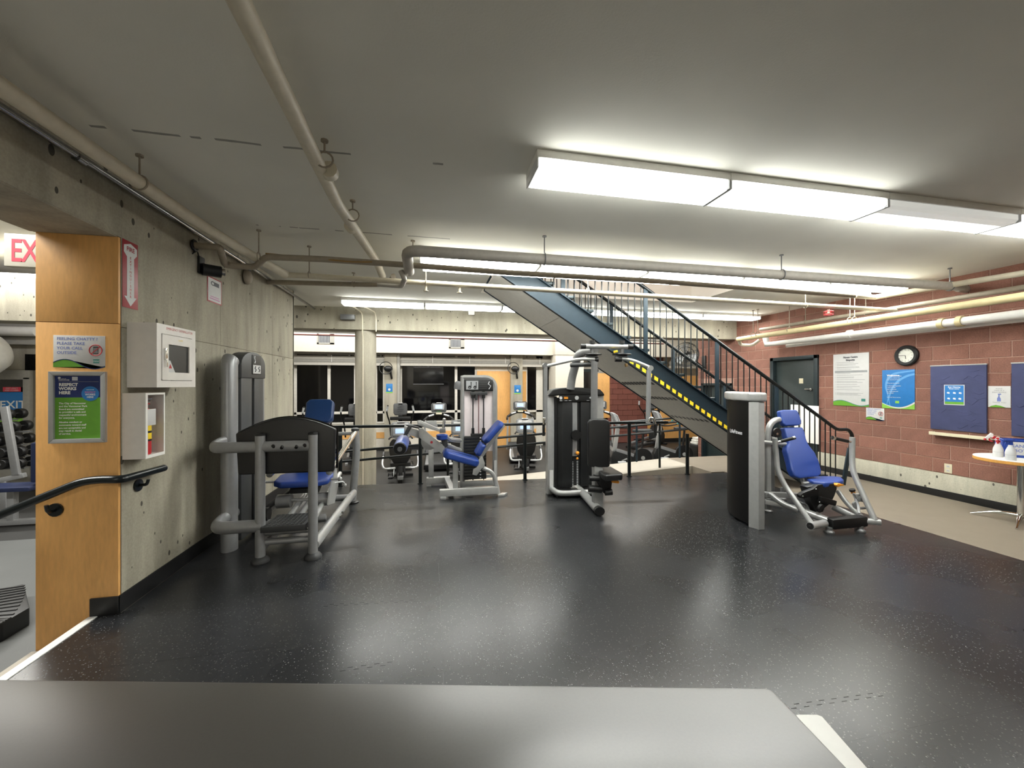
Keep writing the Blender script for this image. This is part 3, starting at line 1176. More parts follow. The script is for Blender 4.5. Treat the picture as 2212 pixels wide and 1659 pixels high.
pipe('white pipe across the lower hall beneath the bulkhead', [(-5.5, 10.6, 2.93), (7.0, 10.9, 2.93)], .055, 'white', 0)
pipe('thin rust red conduit across the lower hall under the white pipe', [(-5.5, 10.7, 2.83), (7.0, 11.0, 2.83)], .018, 'rust', 0, [], 8)
t = pipe('curved pair of conduits dropping from the far light row down the round column', [(PC.x - .1, 7.62, 3.0), (PC.x - .02, 8.1, 2.98), (PC.x - .02, 8.12, 2.6), (PC.x - .02, 8.165, 2.5), (PC.x - .02, 8.165, LOW + .02)], .012, 'cream_pipe', .12, [], 8, [], 'conduit', 'conduit')
t.part('run', MB().tube([(PC.x + .1, 7.62, 3.0), (PC.x + .22, 8.0, 2.98), (PC.x + .23, 8.12, 2.9), (PC.x + .23, 8.12, 2.62)], .012, 8, .12), 'cream_pipe')
solo('junction_box', 'grey junction box on the beam by the end of the shiny conduit', 'electrical box', MB().box((-1.55, 8.1, 2.88), (.26, .1, .1), .01), 'silver_dark')
solo('junction_box', 'white junction box on the beam near the stair', 'electrical box', MB().box(onY(1018, 676, 8.1), (.13, .08, .09), .01), 'white')

# small things fixed to the concrete wall
p = onX(432, 578, LX)
t = Thing('security_camera', 'small black camera bracketed to the concrete wall under the pipes', 'camera', p - V((0, 0, .08)))
t.part('bracket', MB().box(p + V((.01, 0, .02)), (.02, .09, .16), .004).cyl(p + V((.02, 0, .03)), p + V((.09, .02, .0)), .018, 8), 'black')
t.part('body', MB().cyl(p + V((.03, -.02, -.02)), p + V((.15, .06, -.02)), .055, 14), 'black')
t.part('lens_ring', MB().cyl(p + V((.15, .06, -.02)), p + V((.175, .076, -.02)), .036, 12), 'chrome')
t.part('cable', MB().tube([p + V((.01, -.03, .06)), p + V((.01, -.06, .14)), onX(416, 548, LX + .01)], .006, 6, .03), 'black')
p = onX(417, 530, LX)
solo('pipe_collar', 'black sealing collar where the tan pipe enters the concrete wall', 'collar', MB().ring(p + V((.012, 0, 0)), .043, .012, V((0, 0, 1)).rotation_difference(V((1, 0, 0))).to_matrix()), 'black')
p = onX(528, 598, LX)
t = Thing('wall_bell', 'dull metal alarm bell under the pipes on the concrete wall', 'bell', p - V((0, 0, .08)))
t.part('gong', MB().lathe(p, [(.085, .02), (.085, .035), (.07, .06), (.03, .075), (.004, .078)], 18, (1, 0, 0)), 'dull_pipe')
t.part('base', MB().cyl(p + V((.002, 0, .06)), p + V((.06, 0, .06)), .03, 10), 'silver_dark')
# ------------------------------------------------------------------ signs


def wave(y0, amp, x0, x1, n=14, ph=0.0, base=0.0):
    """a hill-shaped band for the bottom of a sign"""
    top = [(x0 + (x1 - x0) * k / n, y0 + amp * math.sin(math.pi * 1.75 * k / n + ph)) for k in range(n + 1)]
    return [(x0, base)] + top + [(x1, base)]


def flat(pts, z, th=.0006):
    return MB().prism([(x, y, z) for x, y in pts], (0, 0, th))


def rect(x0, y0, x1, y1):
    return [(x0, y0), (x1, y0), (x1, y1), (x0, y1)]


def disc(cx, cy, r, n=24, ry=None):
    return [(cx + r * math.cos(2 * math.pi * k / n), cy + (ry or r) * math.sin(2 * math.pi * k / n)) for k in range(n)]


def sign(name, label, cat, bl, w, h, xdir, normal, mat, th=.006, tilt=0.0, group=None):
    M = plane_frame(bl, xdir, normal)
    if tilt:
        M = M @ Matrix.Rotation(tilt, 4, 'Z')
    t = Thing(name, label, cat, M=M, group=group)
    t.panel = t.part('panel', MB().lo((0, 0, -th), (w, h, 0), min(.001, th / 4)), mat, local=True)
    return t


ON_WOOD = ((1, 0, 0), (0, -1, 0))
ON_LEFT = ((0, 1, 0), (1, 0, 0))
ON_RIGHT = ((0, -1, 0), (-1, 0, 0))
YW = 3.262


def chatty(t, w, h):
    t.part('hill', flat(wave(h * .09, h * .15, 0, w, 16, .35), .0004), 'poster_green', local=True)
    top = [(x, y + h * .02) for x, y in wave(h * .09, h * .15, 0, w, 16, .35)[1:-1]]
    bot = [(x, y - h * .025) for x, y in reversed(top)]
    t.part('hill_edge', flat(top + bot, .0009), 'poster_navy', local=True)
    L = [('FEELING CHATTY ?', .85), ('PLEASE TAKE', .705), ('YOUR CALL', .56), ('OUTSIDE', .415)]
    t.words([(s, w * .07, h * y - .0, h * .088, 'LEFT') for s, y in L], 'ink_blue', grow=.03)
    cx, cy, r = w * .82, h * .54, h * .17
    t.part('phone_icon', flat(rect(cx - r * .4, cy - r * .7, cx + r * .4, cy + r * .7), .001), 'ink', local=True)
    t.part('phone_screen', flat(rect(cx - r * .33, cy - r * .5, cx + r * .33, cy + r * .5), .0018), 'ink_grey', local=True)
    t.part('prohibition_ring', MB().ring((cx, cy, .003), r, r * .08, None, 28, 5).bar((cx - r * .7, cy - r * .7, .003), (cx + r * .7, cy + r * .7, .003), r * .13, .001), 'red', local=True)
    t.part('logo', flat(rect(w * .77, h * .13, w * .89, h * .26), .0008), 'poster_teal', local=True)
    t.words([('VANC', w * .83, h * .17, h * .05, 'CENTER')], 'white', 'logo_lettering', z=.0018)


a, b = onY(115, 793, YW), onY(227, 726, YW)
t = sign('phone_sign', 'small white sign about chatty calls above the framed notice on maple', 'sign', a, b.x - a.x, b.z - a.z, *ON_WOOD, 'paper', .003)
chatty(t, b.x - a.x, b.z - a.z)
# framed notice
a, b = onY(108, 958, YW), onY(231, 803, YW)
w, h = b.x - a.x, b.z - a.z
t = sign('framed_notice', 'silver framed blue and green respect notice on the maple panel', 'notice', a, w, h, *ON_WOOD, 'paper', .004)
fw = .029
for p0, p1, q0, q1 in (((0, 0), (w, 0), (w - fw, fw), (fw, fw)), ((w, 0), (w, h), (w - fw, h - fw), (w - fw, fw)), ((w, h), (0, h), (fw, h - fw), (w - fw, h - fw)), ((0, h), (0, 0), (fw, fw), (fw, h - fw))):
    t.part('frame_bar', MB().prism([(*p0, 0), (*p1, 0), (*q0, 0), (*q1, 0)], (0, 0, .016), .003), 'silver', local=True)
x0, x1, y0, y1 = fw, w - fw, fw, h - fw
sw, sh = x1 - x0, y1 - y0
t.part('green_field', flat(rect(x0, y0, x1, y0 + sh * .655), .0004), 'poster_green', local=True)
t.part('blue_field', flat(rect(x0, y0 + sh * .655, x1, y1), .0004), 'poster_navy', local=True)
t.part('badge', flat(disc(x0 + sw * .75, y0 + sh * .715, sw * .19, 28), .0012), 'poster_blue', local=True)
t.part('divider', flat(rect(x0 + sw * .07, y0 + sh * .905, x0 + sw * .93, y0 + sh * .909), .001), 'ink_grey', local=True)
t.words([('RESPECT', x0 + sw * .08, y0 + sh * .838, sh * .045, 'LEFT'), ('WORKS', x0 + sw * .08, y0 + sh * .775, sh * .045, 'LEFT'), ('HERE', x0 + sw * .08, y0 + sh * .71, sh * .045, 'LEFT')], 'white', 'headline', grow=.07)
body = ['The City of Vancouver', 'and the Vancouver Park', 'Board are committed', 'to providing a safe and', 'respectful environment', 'for everyone.', None, 'Abusive conduct or', 'comments toward staff', 'are not acceptable and', 'may result in denial', 'of service.']
L, y = [], y0 + sh * .55
for s in body:
    if s is None:
        y -= sh * .022
        continue
    L.append((s, x0 + sw * .08, y, sh * .027, 'LEFT'))
    y -= sh * .046
t.words(L, 'white', 'body_text', grow=.05)
t.words([('RESPECT', x0 + sw * .75, y0 + sh * .725, sh * .026, 'CENTER')], 'ink_pink', 'badge_text', z=.002, grow=.04)
t.words([('WORKS', x0 + sw * .75, y0 + sh * .688, sh * .027, 'CENTER'), ('HERE', x0 + sw * .75, y0 + sh * .648, sh * .027, 'CENTER'), ('VANCOUVER', x0 + sw * .75, y0 + sh * .772, sh * .012, 'CENTER')], 'white', 'badge_text', z=.002, grow=.03)
t.words([('CITY OF', x0 + sw * .13, y0 + sh * .945, sh * .012, 'LEFT'), ('VANCOUVER', x0 + sw * .07, y0 + sh * .924, sh * .017, 'LEFT')], 'white', 'logo_lettering', z=.0012, grow=.03)
t.part('logo', flat(rect(x0 + sw * .36, y0 + sh * .925, x0 + sw * .48, y0 + sh * .985), .001).prism([(x, yy, .001) for x, yy in disc(x0 + sw * .09, y0 + sh * .965, sw * .03, 12)], (0, 0, .0006)), 'clear_plastic', local=True)

# fire extinguisher arrow sign
a, b = onX(272.5, 668, LX), onX(297, 522, LX)
z1 = onX(284, 524, LX).z
z0 = onX(284, 667, LX).z
w, h = b.y - 3.30, z1 - z0
t = sign('arrow_sign', 'tall red fire extinguisher sign with a white arrow on the concrete', 'sign', (LX + .003, 3.30, z0), w, h, *ON_LEFT, 'sign_red', .002)
ar = [(w * .5, h * .03), (w * .9, h * .17), (w * .73, h * .17), (w * .73, h * .76), (w * .92, h * .82), (w * .92, h * .92), (w * .5, h * .97), (w * .08, h * .92), (w * .08, h * .82), (w * .27, h * .76), (w * .27, h * .17), (w * .1, h * .17)]
t.part('arrow', flat(ar, .0004), 'paper', local=True)
t.words([('FIRE', w * .5, h * .85, h * .062, 'CENTER')] + [(ch, w * .5, h * (.735 - .0525 * i), h * .036, 'CENTER') for i, ch in enumerate('EXTINGUISHER')], 'sign_red', grow=.06)
# surveillance notice
y0, y1 = onX(447, 625, LX).y, onX(478, 630, LX).y
zc0, zc1 = onX(462, 655, LX).z, onX(462, 601, LX).z
w, h = y1 - y0, zc1 - zc0
t = sign('camera_notice', 'white camera notice with a red border on the concrete wall', 'notice', (LX + .003, y0, zc0), w, h, *ON_LEFT, 'sign_red', .002)
t.part('field', flat(rect(w * .06, h * .05, w * .94, h * .95), .0003), 'paper', local=True)
t.part('camera_icon', flat(rect(w * .35, h * .68, w * .8, h * .84), .001).prism([(x, y, .001) for x, y in disc(w * .36, h * .76, w * .13, 18, h * .09)], (0, 0, .0008)), 'ink', local=True)
t.part('camera_eye', flat(disc(w * .36, h * .76, w * .07, 14, h * .05), .0022), 'paper', local=True)
t.part('text_bar', flat(rect(w * .15, h * .13, w * .85, h * .17), .001).prism([(w * .2, h * .22, .001), (w * .8, h * .22, .001), (w * .8, h * .25, .001), (w * .2, h * .25, .001)], (0, 0, .0006)), 'ink_pink', local=True)

# defibrillator cabinet
Y0, Y1, Z0, Z1, D = 3.345, 3.83, 1.575, 2.045, .185
X1 = LX + D
t = Thing('defibrillator_cabinet', 'white metal wall cabinet with a small window above the extinguisher', 'cabinet', (LX + D / 2, (Y0 + Y1) / 2, Z0))
bd = MB().lo((LX, Y0, Z0), (X1 - .02, Y1, Z0 + .012)).lo((LX, Y0, Z1 - .012), (X1 - .02, Y1, Z1)).lo((LX, Y0, Z0 + .012), (X1 - .02, Y0 + .012, Z1 - .012)).lo((LX, Y1 - .012, Z0 + .012), (X1 - .02, Y1, Z1 - .012)).lo((LX + .001, Y0 + .012, Z0 + .012), (LX + .01, Y1 - .012, Z1 - .012))
t.part('body', bd, 'cabinet_white')
bz = .05
def rim(x0, x1, ya, yb, za, zb, wl_, wr_, wt, wb_):
    """four bars of a frame that do not overlap"""
    return MB().lo((x0, ya, za + wb_), (x1, ya + wl_, zb - wt)).lo((x0, yb - wr_, za + wb_), (x1, yb, zb - wt)).lo((x0, ya, zb - wt), (x1, yb, zb)).lo((x0, ya, za), (x1, yb, za + wb_))


t.part('face_frame', rim(X1 - .02, X1, Y0, Y1, Z0, Z1, bz, bz, bz * 1.4, bz), 'cabinet_white')
a0, a1, b0, b1 = Y0 + bz + .004, Y1 - bz - .004, Z0 + bz + .004, Z1 - bz * 1.4 - .004
wy0, wy1, wz0, wz1 = a0 + .075, a1 - .04, b0 + .06, b1 - .07
dr = t.part('door', rim(X1 - .018, X1 + .004, a0, a1, b0, b1, wy0 - a0, a1 - wy1, b1 - wz1, wz0 - b0), 'cabinet_white')
t.part('window_pane', MB().lo((X1 - .012, wy0, wz0), (X1 - .006, wy1, wz1)), 'shroud', dr)
t.part('handle', MB().lo((X1 + .004, a0 + .02, b0 + .15), (X1 + .016, a0 + .045, b0 + .24), .004).lo((X1 + .012, a0 + .026, b0 + .1), (X1 + .02, a0 + .04, b0 + .16), .003), 'chrome', dr)
t.part('red_tag', MB().prism([(X1 - .005, wy0 + .01, wz0), (X1 - .005, wy0 + .09, wz0), (X1 - .005, wy0 + .03, wz0 + .09), (X1 - .005, wy0 + .01, wz0 + .09)], (.002, 0, 0)), 'paper', dr, 'white and red tag behind the pane')
t.part('red_mark', MB().prism([(X1 - .0035, wy0 + .012, wz0 + .03), (X1 - .0035, wy0 + .05, wz0 + .03), (X1 - .0035, wy0 + .03, wz0 + .065)], (.001, 0, 0)), 'red', dr)
M = plane_frame((X1 + .0005, Y0, Z0), *ON_LEFT)
t2 = Thing.__new__(Thing)
t2.o, t2.M, t2.inv = t.o, t.M, t.inv
hd = t.words([('EMERGENCY DEFIBRILLATOR', 0, 0, .018, 'CENTER')], 'red')
hd.matrix_local = t.inv @ plane_frame((X1 + .0002, (Y0 + Y1) / 2 + .03, Z1 - .035), *ON_LEFT)
hd = t.words([('ALARM', 0, 0, .012, 'CENTER')], 'yellow')
hd.matrix_local = t.inv @ plane_frame((X1 + .005, (Y0 + Y1) / 2 + .03, b1 - .035), *ON_LEFT)

# extinguisher cabinet with its extinguisher
Y0, Y1, Z0, Z1, D = 3.302, 3.512, 1.065, 1.535, .14
X1 = LX + D
t = Thing('extinguisher_cabinet', 'chipped white open cabinet holding the fire extinguisher', 'cabinet', (LX + D / 2, (Y0 + Y1) / 2, Z0))
t.part('body', rim(LX, X1 - .004, Y0, Y1, Z0, Z1, .008, .008, .008, .02), 'cabinet_white')
t.part('back_plate', MB().lo((LX + .001, Y0 + .004, Z0 + .004), (LX + .006, Y1 - .004, Z1 - .004)), 'ink_grey')
t.part('face_rim', rim(X1 - .004, X1 + .002, Y0, Y1, Z0, Z1, .022, .012, .014, .022), 'white')
ec = V((LX + .062, Y0 + .095, Z0 + .021))
e = Thing('fire_extinguisher', 'red fire extinguisher with a yellow label inside the white cabinet', 'extinguisher', ec)
e.part('cylinder', MB().lathe(ec, [(.05, 0), (.052, .02), (.052, .29), (.045, .325), (.02, .345), (.018, .36)], 20), 'red')
e.part('label', MB().lathe(ec + V((0, 0, .17)), [(.0525, 0), (.0525, .05)], 20), 'yellow')
e.part('label_band', MB().lathe(ec + V((0, 0, .11)), [(.0525, 0), (.0525, .055)], 20), 'yellow')
e.part('dark_band', MB().lathe(ec + V((0, 0, .155)), [(.053, 0), (.053, .016)], 20).lathe(ec + V((0, 0, .095)), [(.053, 0), (.053, .014)], 20), 'black')
e.part('tag', MB().box(ec + V((.052, .012, .27)), (.004, .09, .12), .001), 'paper')
e.part('valve', MB().cyl(ec + V((0, 0, .36)), ec + V((0, 0, .39)), .02, 10).bar(ec + V((.0, -.03, .395)), ec + V((.02, .06, .405)), .018, .012), 'silver_dark')
e.part('gauge', MB().cyl(ec + V((.02, .02, .38)), ec + V((.04, .025, .38)), .018, 12), 'chrome')

# handrail at the steps
ha = [onX(354, 1011, LX + .07), onX(263, 1036, LX + .07), V((-2.18, YW - .07, .955)), V((-2.29, YW - .07, .946)), V((-2.76, YW - .07, .74)), V((-3.1, YW - .07, .59))]
t = Thing('handrail', 'dark painted handrail bending round the maple panel down the steps', 'handrail', (-2.3, 3.2, .6))
t.part('rail', MB().tube(ha, .027, 12, .06), 'dark_rail')
p = onX(297, 1048, LX)
t.part('bracket', MB().cyl(p, p + V((.012, 0, 0)), .045, 14).tube([p + V((.01, 0, 0)), p + V((.06, 0, .0)), p + V((.07, 0, .04))], .011, 8, .02), 'dark_rail')
p = onY(121, 1101, YW)
t.part('bracket', MB().cyl(p, p + V((0, -.012, 0)), .045, 14).tube([p, p + V((0, -.06, 0)), p + V((-.0, -.07, .05))], .011, 8, .02), 'dark_rail')

# ------------------------------------------------------------------ things on the block wall
WX = RX - .008


def wall_rect(u0, u1, vt, vb):
    """rectangle on the block wall from its edges; heights read at the middle"""
    ya, yb = onX(u0, 830, WX).y, onX(u1, 830, WX).y
    um = (u0 + u1) / 2
    return ya, onX(um, vb, WX).z, ya - yb, onX(um, vt, WX).z - onX(um, vb, WX).z


ya, z0, w, h = wall_rect(1800, 1877, 763.5, 877)
t = sign('etiquette_poster', 'white poster listing gym etiquette beside the dark door', 'poster', (WX, ya, z0), w, h, *ON_RIGHT, 'paper', .004)
t.part('hill', flat(wave(h * .055, h * .045, 0, w, 16, .35), .0004), 'poster_green', local=True)
top = [(x, y + h * .008) for x, y in wave(h * .055, h * .045, 0, w, 16, .35)[1:-1]]
t.part('hill_edge', flat(top + [(x, y - h * .012) for x, y in reversed(top)], .0009), 'poster_teal', local=True)
t.words([('Fitness Centre', w * .5, h * .915, h * .031, 'CENTER'), ('Etiquette', w * .5, h * .862, h * .031, 'CENTER')], 'ink', 'headline', grow=.09)
t.part('grey_bar', flat(rect(w * .05, h * .635, w * .96, h * .675), .0006), 'ink_grey', local=True)
rows = MB()
random.seed(3)
for y in (.83, .80, .775, .74, .725, .695, .62, .585, .55, .53, .495, .46, .445, .405, .37, .34, .305, .24, .225, .205):
    xr = random.uniform(.5, .9)
    rows.prism([(x, yy, .0006) for x, yy in rect(w * .1, h * y, w * xr, h * (y + .007))], (0, 0, .0004))
    rows.prism([(w * .06, h * y, .0006), (w * .075, h * y, .0006), (w * .075, h * (y + .008), .0006), (w * .06, h * (y + .008), .0006)], (0, 0, .0004))
t.part('text_lines', rows, 'ink_grey', None, None, True)
t.part('logo', flat(rect(w * .8, h * .095, w * .91, h * .145), .0008), 'poster_teal', local=True)

ya, z0, w, h = wall_rect(1905.5, 1976, 798.5, 883)
t = sign('welcome_poster', 'blue welcome poster with a pale swoosh and green foot below the clock', 'poster', (WX, ya, z0), w, h, *ON_RIGHT, 'poster_blue', .004)
n = 16
up = [(w * k / n, h * (.14 - .13 * math.sin(math.pi * k / n * .85) + .08 * (k / n) ** 3 + .0)) for k in range(n + 1)]
t.part('white_wave', flat([(0, 0)] + [(x, y + h * .03 * (x / w)) for x, y in up] + [(w, 0)], .0004), 'paper', local=True)
t.part('green_foot', flat([(0, 0)] + [(x, y - h * .015) for x, y in up] + [(w, 0)], .0009), 'poster_lime', local=True)
sw = MB()
for pts, z in (([(.13, .07), (.2, .3), (.08, .55), (.13, .78), (.36, .93), (1, .985)], .0008), ([(.25, .07), (.19, .25), (.3, .55), (.5, .75), (.78, .87), (1, .9)], .0012)):
    c1 = fillet([V((w * x, h * y, 0)) for x, y in pts], .3, 5)
    top = [(p.x, p.y) for p in c1]
    low_ = [(min(w, p.x + w * (.02 + .10 * k / len(c1))), p.y - h * .035 * k / len(c1)) for k, p in enumerate(c1)]
    for k in range(len(c1) - 1):
        sw.prism([(*top[k], z), (*top[k + 1], z), (*low_[k + 1], z), (*low_[k], z)], (0, 0, .0003))
t.part('swoosh', sw, 'poster_sky', None, None, True)
t.words([('Welcome...', w * .16, h * .83, h * .05, 'LEFT')], 'white', 'headline', z=.003, grow=.04)
t.words([(s, w * .16, h * y, h * .022, 'LEFT') for s, y in (('There are wellness tips', .78), ('and resources in every', .735), ('What can you expect?', .645), ('A welcoming, supportive', .575), ('a clean and safe', .53), ('place to exercise', .485), ('for all members and', .435), ('every visitor', .39), ('www.city fitness centres', .28))], 'paper', 'body_text', z=.003, grow=.03)
t.part('logo', flat(rect(w * .42, h * .14, w * .54, h * .2), .0012), 'poster_lime', local=True)

ya, z0, w, h = wall_rect(1870.8, 1910, 881.5, 907)
t = sign('phone_sign', 'small white sign about chatty calls under the etiquette poster', 'sign', (WX, ya, z0), w, h, *ON_RIGHT, 'paper', .004)
chatty(t, w, h)

# clock at 5:45
p = onX(1960, 768, WX)
M = plane_frame(p, *ON_RIGHT)
t = Thing('wall_clock', 'round black rimmed clock on the block wall above the blue poster', 'clock', M=M)
r = .155
t.part('rim', MB().lathe((0, 0, 0), [(r, 0), (r, .03), (r - .015, .045), (r - .05, .04), (r - .05, .0)], 32), 'black', local=True)
t.part('face', MB().lathe((0, 0, .018), [(r - .048, 0), (r - .048, .003)], 32), 'clock_face', local=True)
t.words([(str(n), (r - .068) * math.sin(R(30 * n)), (r - .068) * math.cos(R(30 * n)) - .008, .017, 'CENTER') for n in range(1, 13)], 'ink', 'numerals', z=.0415, grow=.03)
t.parts = [o for o in t.o.children if o.name.startswith('numerals')]
t.part('hour_hand', MB().bar((0, 0, .043), (.052 * math.sin(R(172)), .052 * math.cos(R(172)), .043), .008, .001), 'black', local=True)
t.part('minute_hand', MB().bar((0, 0, .0445), (.085 * math.sin(R(270)), .085 * math.cos(R(270)), .0445), .006, .001), 'black', local=True)

# bulletin boards covered in blue paper
for i, (u0, u1, vt, vb) in enumerate(((2012, 2133, 789.3, 931), (2187, 2330, 781, 940))):
    ya, z0, w, h = wall_rect(u0, u1, vt, vb)
    if i:
        yb1, z0, h = ya, Z_B, H_B
        w = W_B
    else:
        Z_B, H_B, W_B = z0, h, w
    t = sign('bulletin_board', ['bulletin board in blue paper with a small notice pinned in the middle', 'bulletin board in blue paper behind the spray bottles, at the table'][i], 'bulletin board', (WX - .018, ya, z0), w, h, *ON_RIGHT, 'board_blue', .02)
    t.part('top_trim', MB().lo((-.004, h - .004, -.02), (w + .004, h + .012, .004), .002), 'silver', local=True)
    m = MB()
    random.seed(5 + i)
    for k in range(26):
        x, y = random.uniform(.06, .8) * w, random.uniform(.05, .92) * h
        m.tube([(x, y, 0), (x + random.uniform(.05, .14) * w, y + random.uniform(-.05, .05) * h, .001), (x + .2 * w, y + random.uniform(-.05, .05) * h, 0)], .0035, 5, .02)
    t.part('creases', m, 'board_blue', None, None, True)
ya, z0, w, h = wall_rect(2042, 2086.5, 831.2, 875)
t = sign('small_notice', 'small blue and green notice with white icons pinned on blue paper', 'notice', (WX - .024, ya, z0), w, h, *ON_RIGHT, 'paper', .002, 0)
t.part('blue_field', flat(rect(w * .04, h * .16, w * .96, h * .97), .0004), 'poster_blue', local=True)
t.part('green_foot', flat(rect(w * .04, h * .04, w * .96, h * .16), .0004), 'poster_green', local=True)
t.words([('Best Cleaning', w * .5, h * .86, h * .06, 'CENTER'), ('fitness centre', w * .5, h * .78, h * .05, 'CENTER')], 'white', grow=.04)
m = MB()
for x, y in ((.2, .6), (.5, .6), (.78, .6), (.22, .32), (.5, .32), (.76, .32)):
    m.prism([(q, s, .0012) for q, s in disc(w * x, h * y, w * .055, 8)], (0, 0, .0005)).prism([(q, s, .0012) for q, s in rect(w * (x + .04), h * (y - .05), w * (x + .08), h * (y + .03))], (0, 0, .0005))
t.part('icons', m, 'white', None, None, True)
ya, z0, w, h = wall_rect(2134.5, 2183.5, 834, 880)
t = sign('spray_sign', 'white paper sign with a grey spray bottle drawing between two blue boards', 'sign', (WX - .002, ya, z0), w, h, *ON_RIGHT, 'paper', .002)
t.words([('PLEASE', w * .5, h * .85, h * .05, 'CENTER'), ('TAKE UP A', w * .5, h * .765, h * .05, 'CENTER'), ('SPRAY BOTTLE', w * .5, h * .68, h * .05, 'CENTER'), ('THANK YOU', w * .5, h * .2, h * .055, 'CENTER')], 'ink_grey', grow=.03)
t.part('bottle_drawing', flat([(w * .41, h * .28), (w * .58, h * .28), (w * .57, h * .42), (w * .52, h * .5), (w * .52, h * .58), (w * .6, h * .6), (w * .58, h * .645), (w * .44, h * .64), (w * .47, h * .56), (w * .46, h * .5), (w * .41, h * .42)], .0006), 'ink_blue', local=True)
t.part('hill', flat([(w * .05, 0), (w * .15, h * .06), (w * .35, h * .11), (w * .55, h * .08), (w * .8, 0)], .0006), 'poster_green', local=True)
# ledge under the first board
ya, z0, w, h = wall_rect(2019, 2152, 938, 944)
t = Thing('marker_tray', 'cream metal tray ledge under the first blue board', 'ledge', (RX - .05, ya - w / 2, z0))
t.part('tray', MB().lo((RX - .11, ya - w, z0), (RX - .001, ya, z0 + .018), .003).lo((RX - .112, ya - w, z0 - .004), (RX - .106, ya, z0 + .04), .002), 'outlet')
t.part('end_cap', MB().lo((RX - .112, ya, z0 - .004), (RX, ya + .006, z0 + .04), .002), 'outlet')
# outlet
p = onX(2049, 1012, RX)
M = plane_frame(p + V((-.002, 0, 0)), *ON_RIGHT)
t = Thing('wall_outlet', 'cream electrical outlet low on the block wall', 'outlet', M=M)
t.part('cover', MB().box((0, 0, .004), (.085, .13, .008), .002), 'outlet', local=True)
for y in (.03, -.03):
    t.part('socket', MB().box((0, y, .009), (.036, .03, .004), .001), 'paper', local=True)
    t.part('slot', MB().box((-.007, y, .0115), (.003, .012, .001)).box((.007, y, .0115), (.003, .012, .001)), 'black', local=True)
# blank white boards by the door
t = Thing('white_board', 'two blank white panels mounted beside the dark door behind the stair rail', 'board', (RX - .02, 6.1, .5))
for u0, u1 in ((1708, 1727), (1729, 1768)):
    y1, y0 = onX(u0, 830, RX - .05).y, onX(u1, 830, RX - .05).y
    t.part('sheet', MB().lo((RX - .052, y0, .48), (RX - .036, y1, 1.19), .003), 'white')

# ------------------------------------------------------------------ counter at the bottom of the view
cz = 1.1
q = [onZ(-120, 1466, cz), onZ(1655, 1486, cz), onZ(1668, 1490, cz), onZ(1830, 1659, cz), onZ(2080, 1930, cz), onZ(-700, 1930, cz)]
t = Thing('reception_counter', 'grey topped reception counter with a white side panel at the bottom edge', 'counter', (0, .5, 0))
t.part('countertop', MB().prism(q, (0, 0, -.04), .003), 'counter')
wz = .95
s = [onZ(1590, 1543, wz), onZ(1765, 1543, wz), onZ(1776, 1547, wz), onZ(1874, 1659, wz), onZ(2130, 1950, wz), onZ(1900, 1950, wz)]
t.part('side_panel', MB().prism(s, (0, 0, -wz + .002), .002), 'white')
inner = [onZ(0, 1500, cz - .04), onZ(1560, 1516, cz - .04), onZ(1900, 1930, cz - .04), onZ(-650, 1930, cz - .04)]
t.part('cabinet_body', MB().prism(inner, (0, 0, -cz + .042)), 'white')
# ------------------------------------------------------------------ leg press by the concrete wall
YF = 3.96
T = Thing('leg_press_machine', 'silver leg press machine with a big black foot plate by the concrete wall', 'gym machine', (-1.3, 4.7, 0))
XL, XR = -1.50, -1.06
for x in (XL, XR):
    T.part('front_post', MB().tube([(x, YF, .02), (x, YF, 1.14)], .041, 14, 0, 1.0), 'steel')
    T.part('post_cap', MB().lathe((x, YF, 1.135), [(.043, 0), (.043, .012), (.03, .022), (.01, .026)], 14), 'black')
    T.part('foot', MB().lathe((x, YF, 0), [(.075, 0), (.075, .018), (.062, .035), (.044, .05)], 18), 'charcoal', None, 'dark flared rubber foot')
# foot plate: flat bottom, arched top, thick rounded rim
x0, x1 = -1.715, -.872
n = 18
arc = []
for k in range(n + 1):
    a = k / n
    arc.append((x0 + (x1 - x0) * a, 1.155 + .155 * math.sin(math.pi * (.06 + .88 * a)) + .02 * a - .03))
pl = [(x0 + .02, .78), (x1 - .02, .775)] + [(x, z) for x, z in reversed(arc)]
T.part('foot_plate', MB().prism([(x, YF + .035, z) for x, z in pl], (0, .06, 0), .016, 3), 'black_pad')
rimpts = [V((x, YF + .1, z)) for x, z in arc] + [V((x1, YF + .1, .8))]
T.part('plate_rim', MB().tube(rimpts, .012, 8), 'black_gloss')
# upper and lower bars sweeping back to the tower
zt = 1.035
T.part('upper_bar', MB().tube([(XR, YF, zt), (-1.90, YF, zt), (-1.93, 4.2, zt + .02), (-1.86, 4.36, zt + .03)], .05, 14, .14, .62), 'steel')
for x in (-1.38, -1.31, -1.19, -1.12):
    T.part('bolt', MB().cyl((x, YF - .046, zt + (.012 if x in (-1.38, -1.12) else -.012)), (x, YF - .024, zt), .014, 10), 'black')
zl = .325
T.part('lower_bar', MB().tube([(XL + .02, YF, zl), (-1.87, YF, zl), (-1.92, 4.2, zl), (-1.87, 4.36, zl + .03)], .056, 14, .13, .8), 'steel')
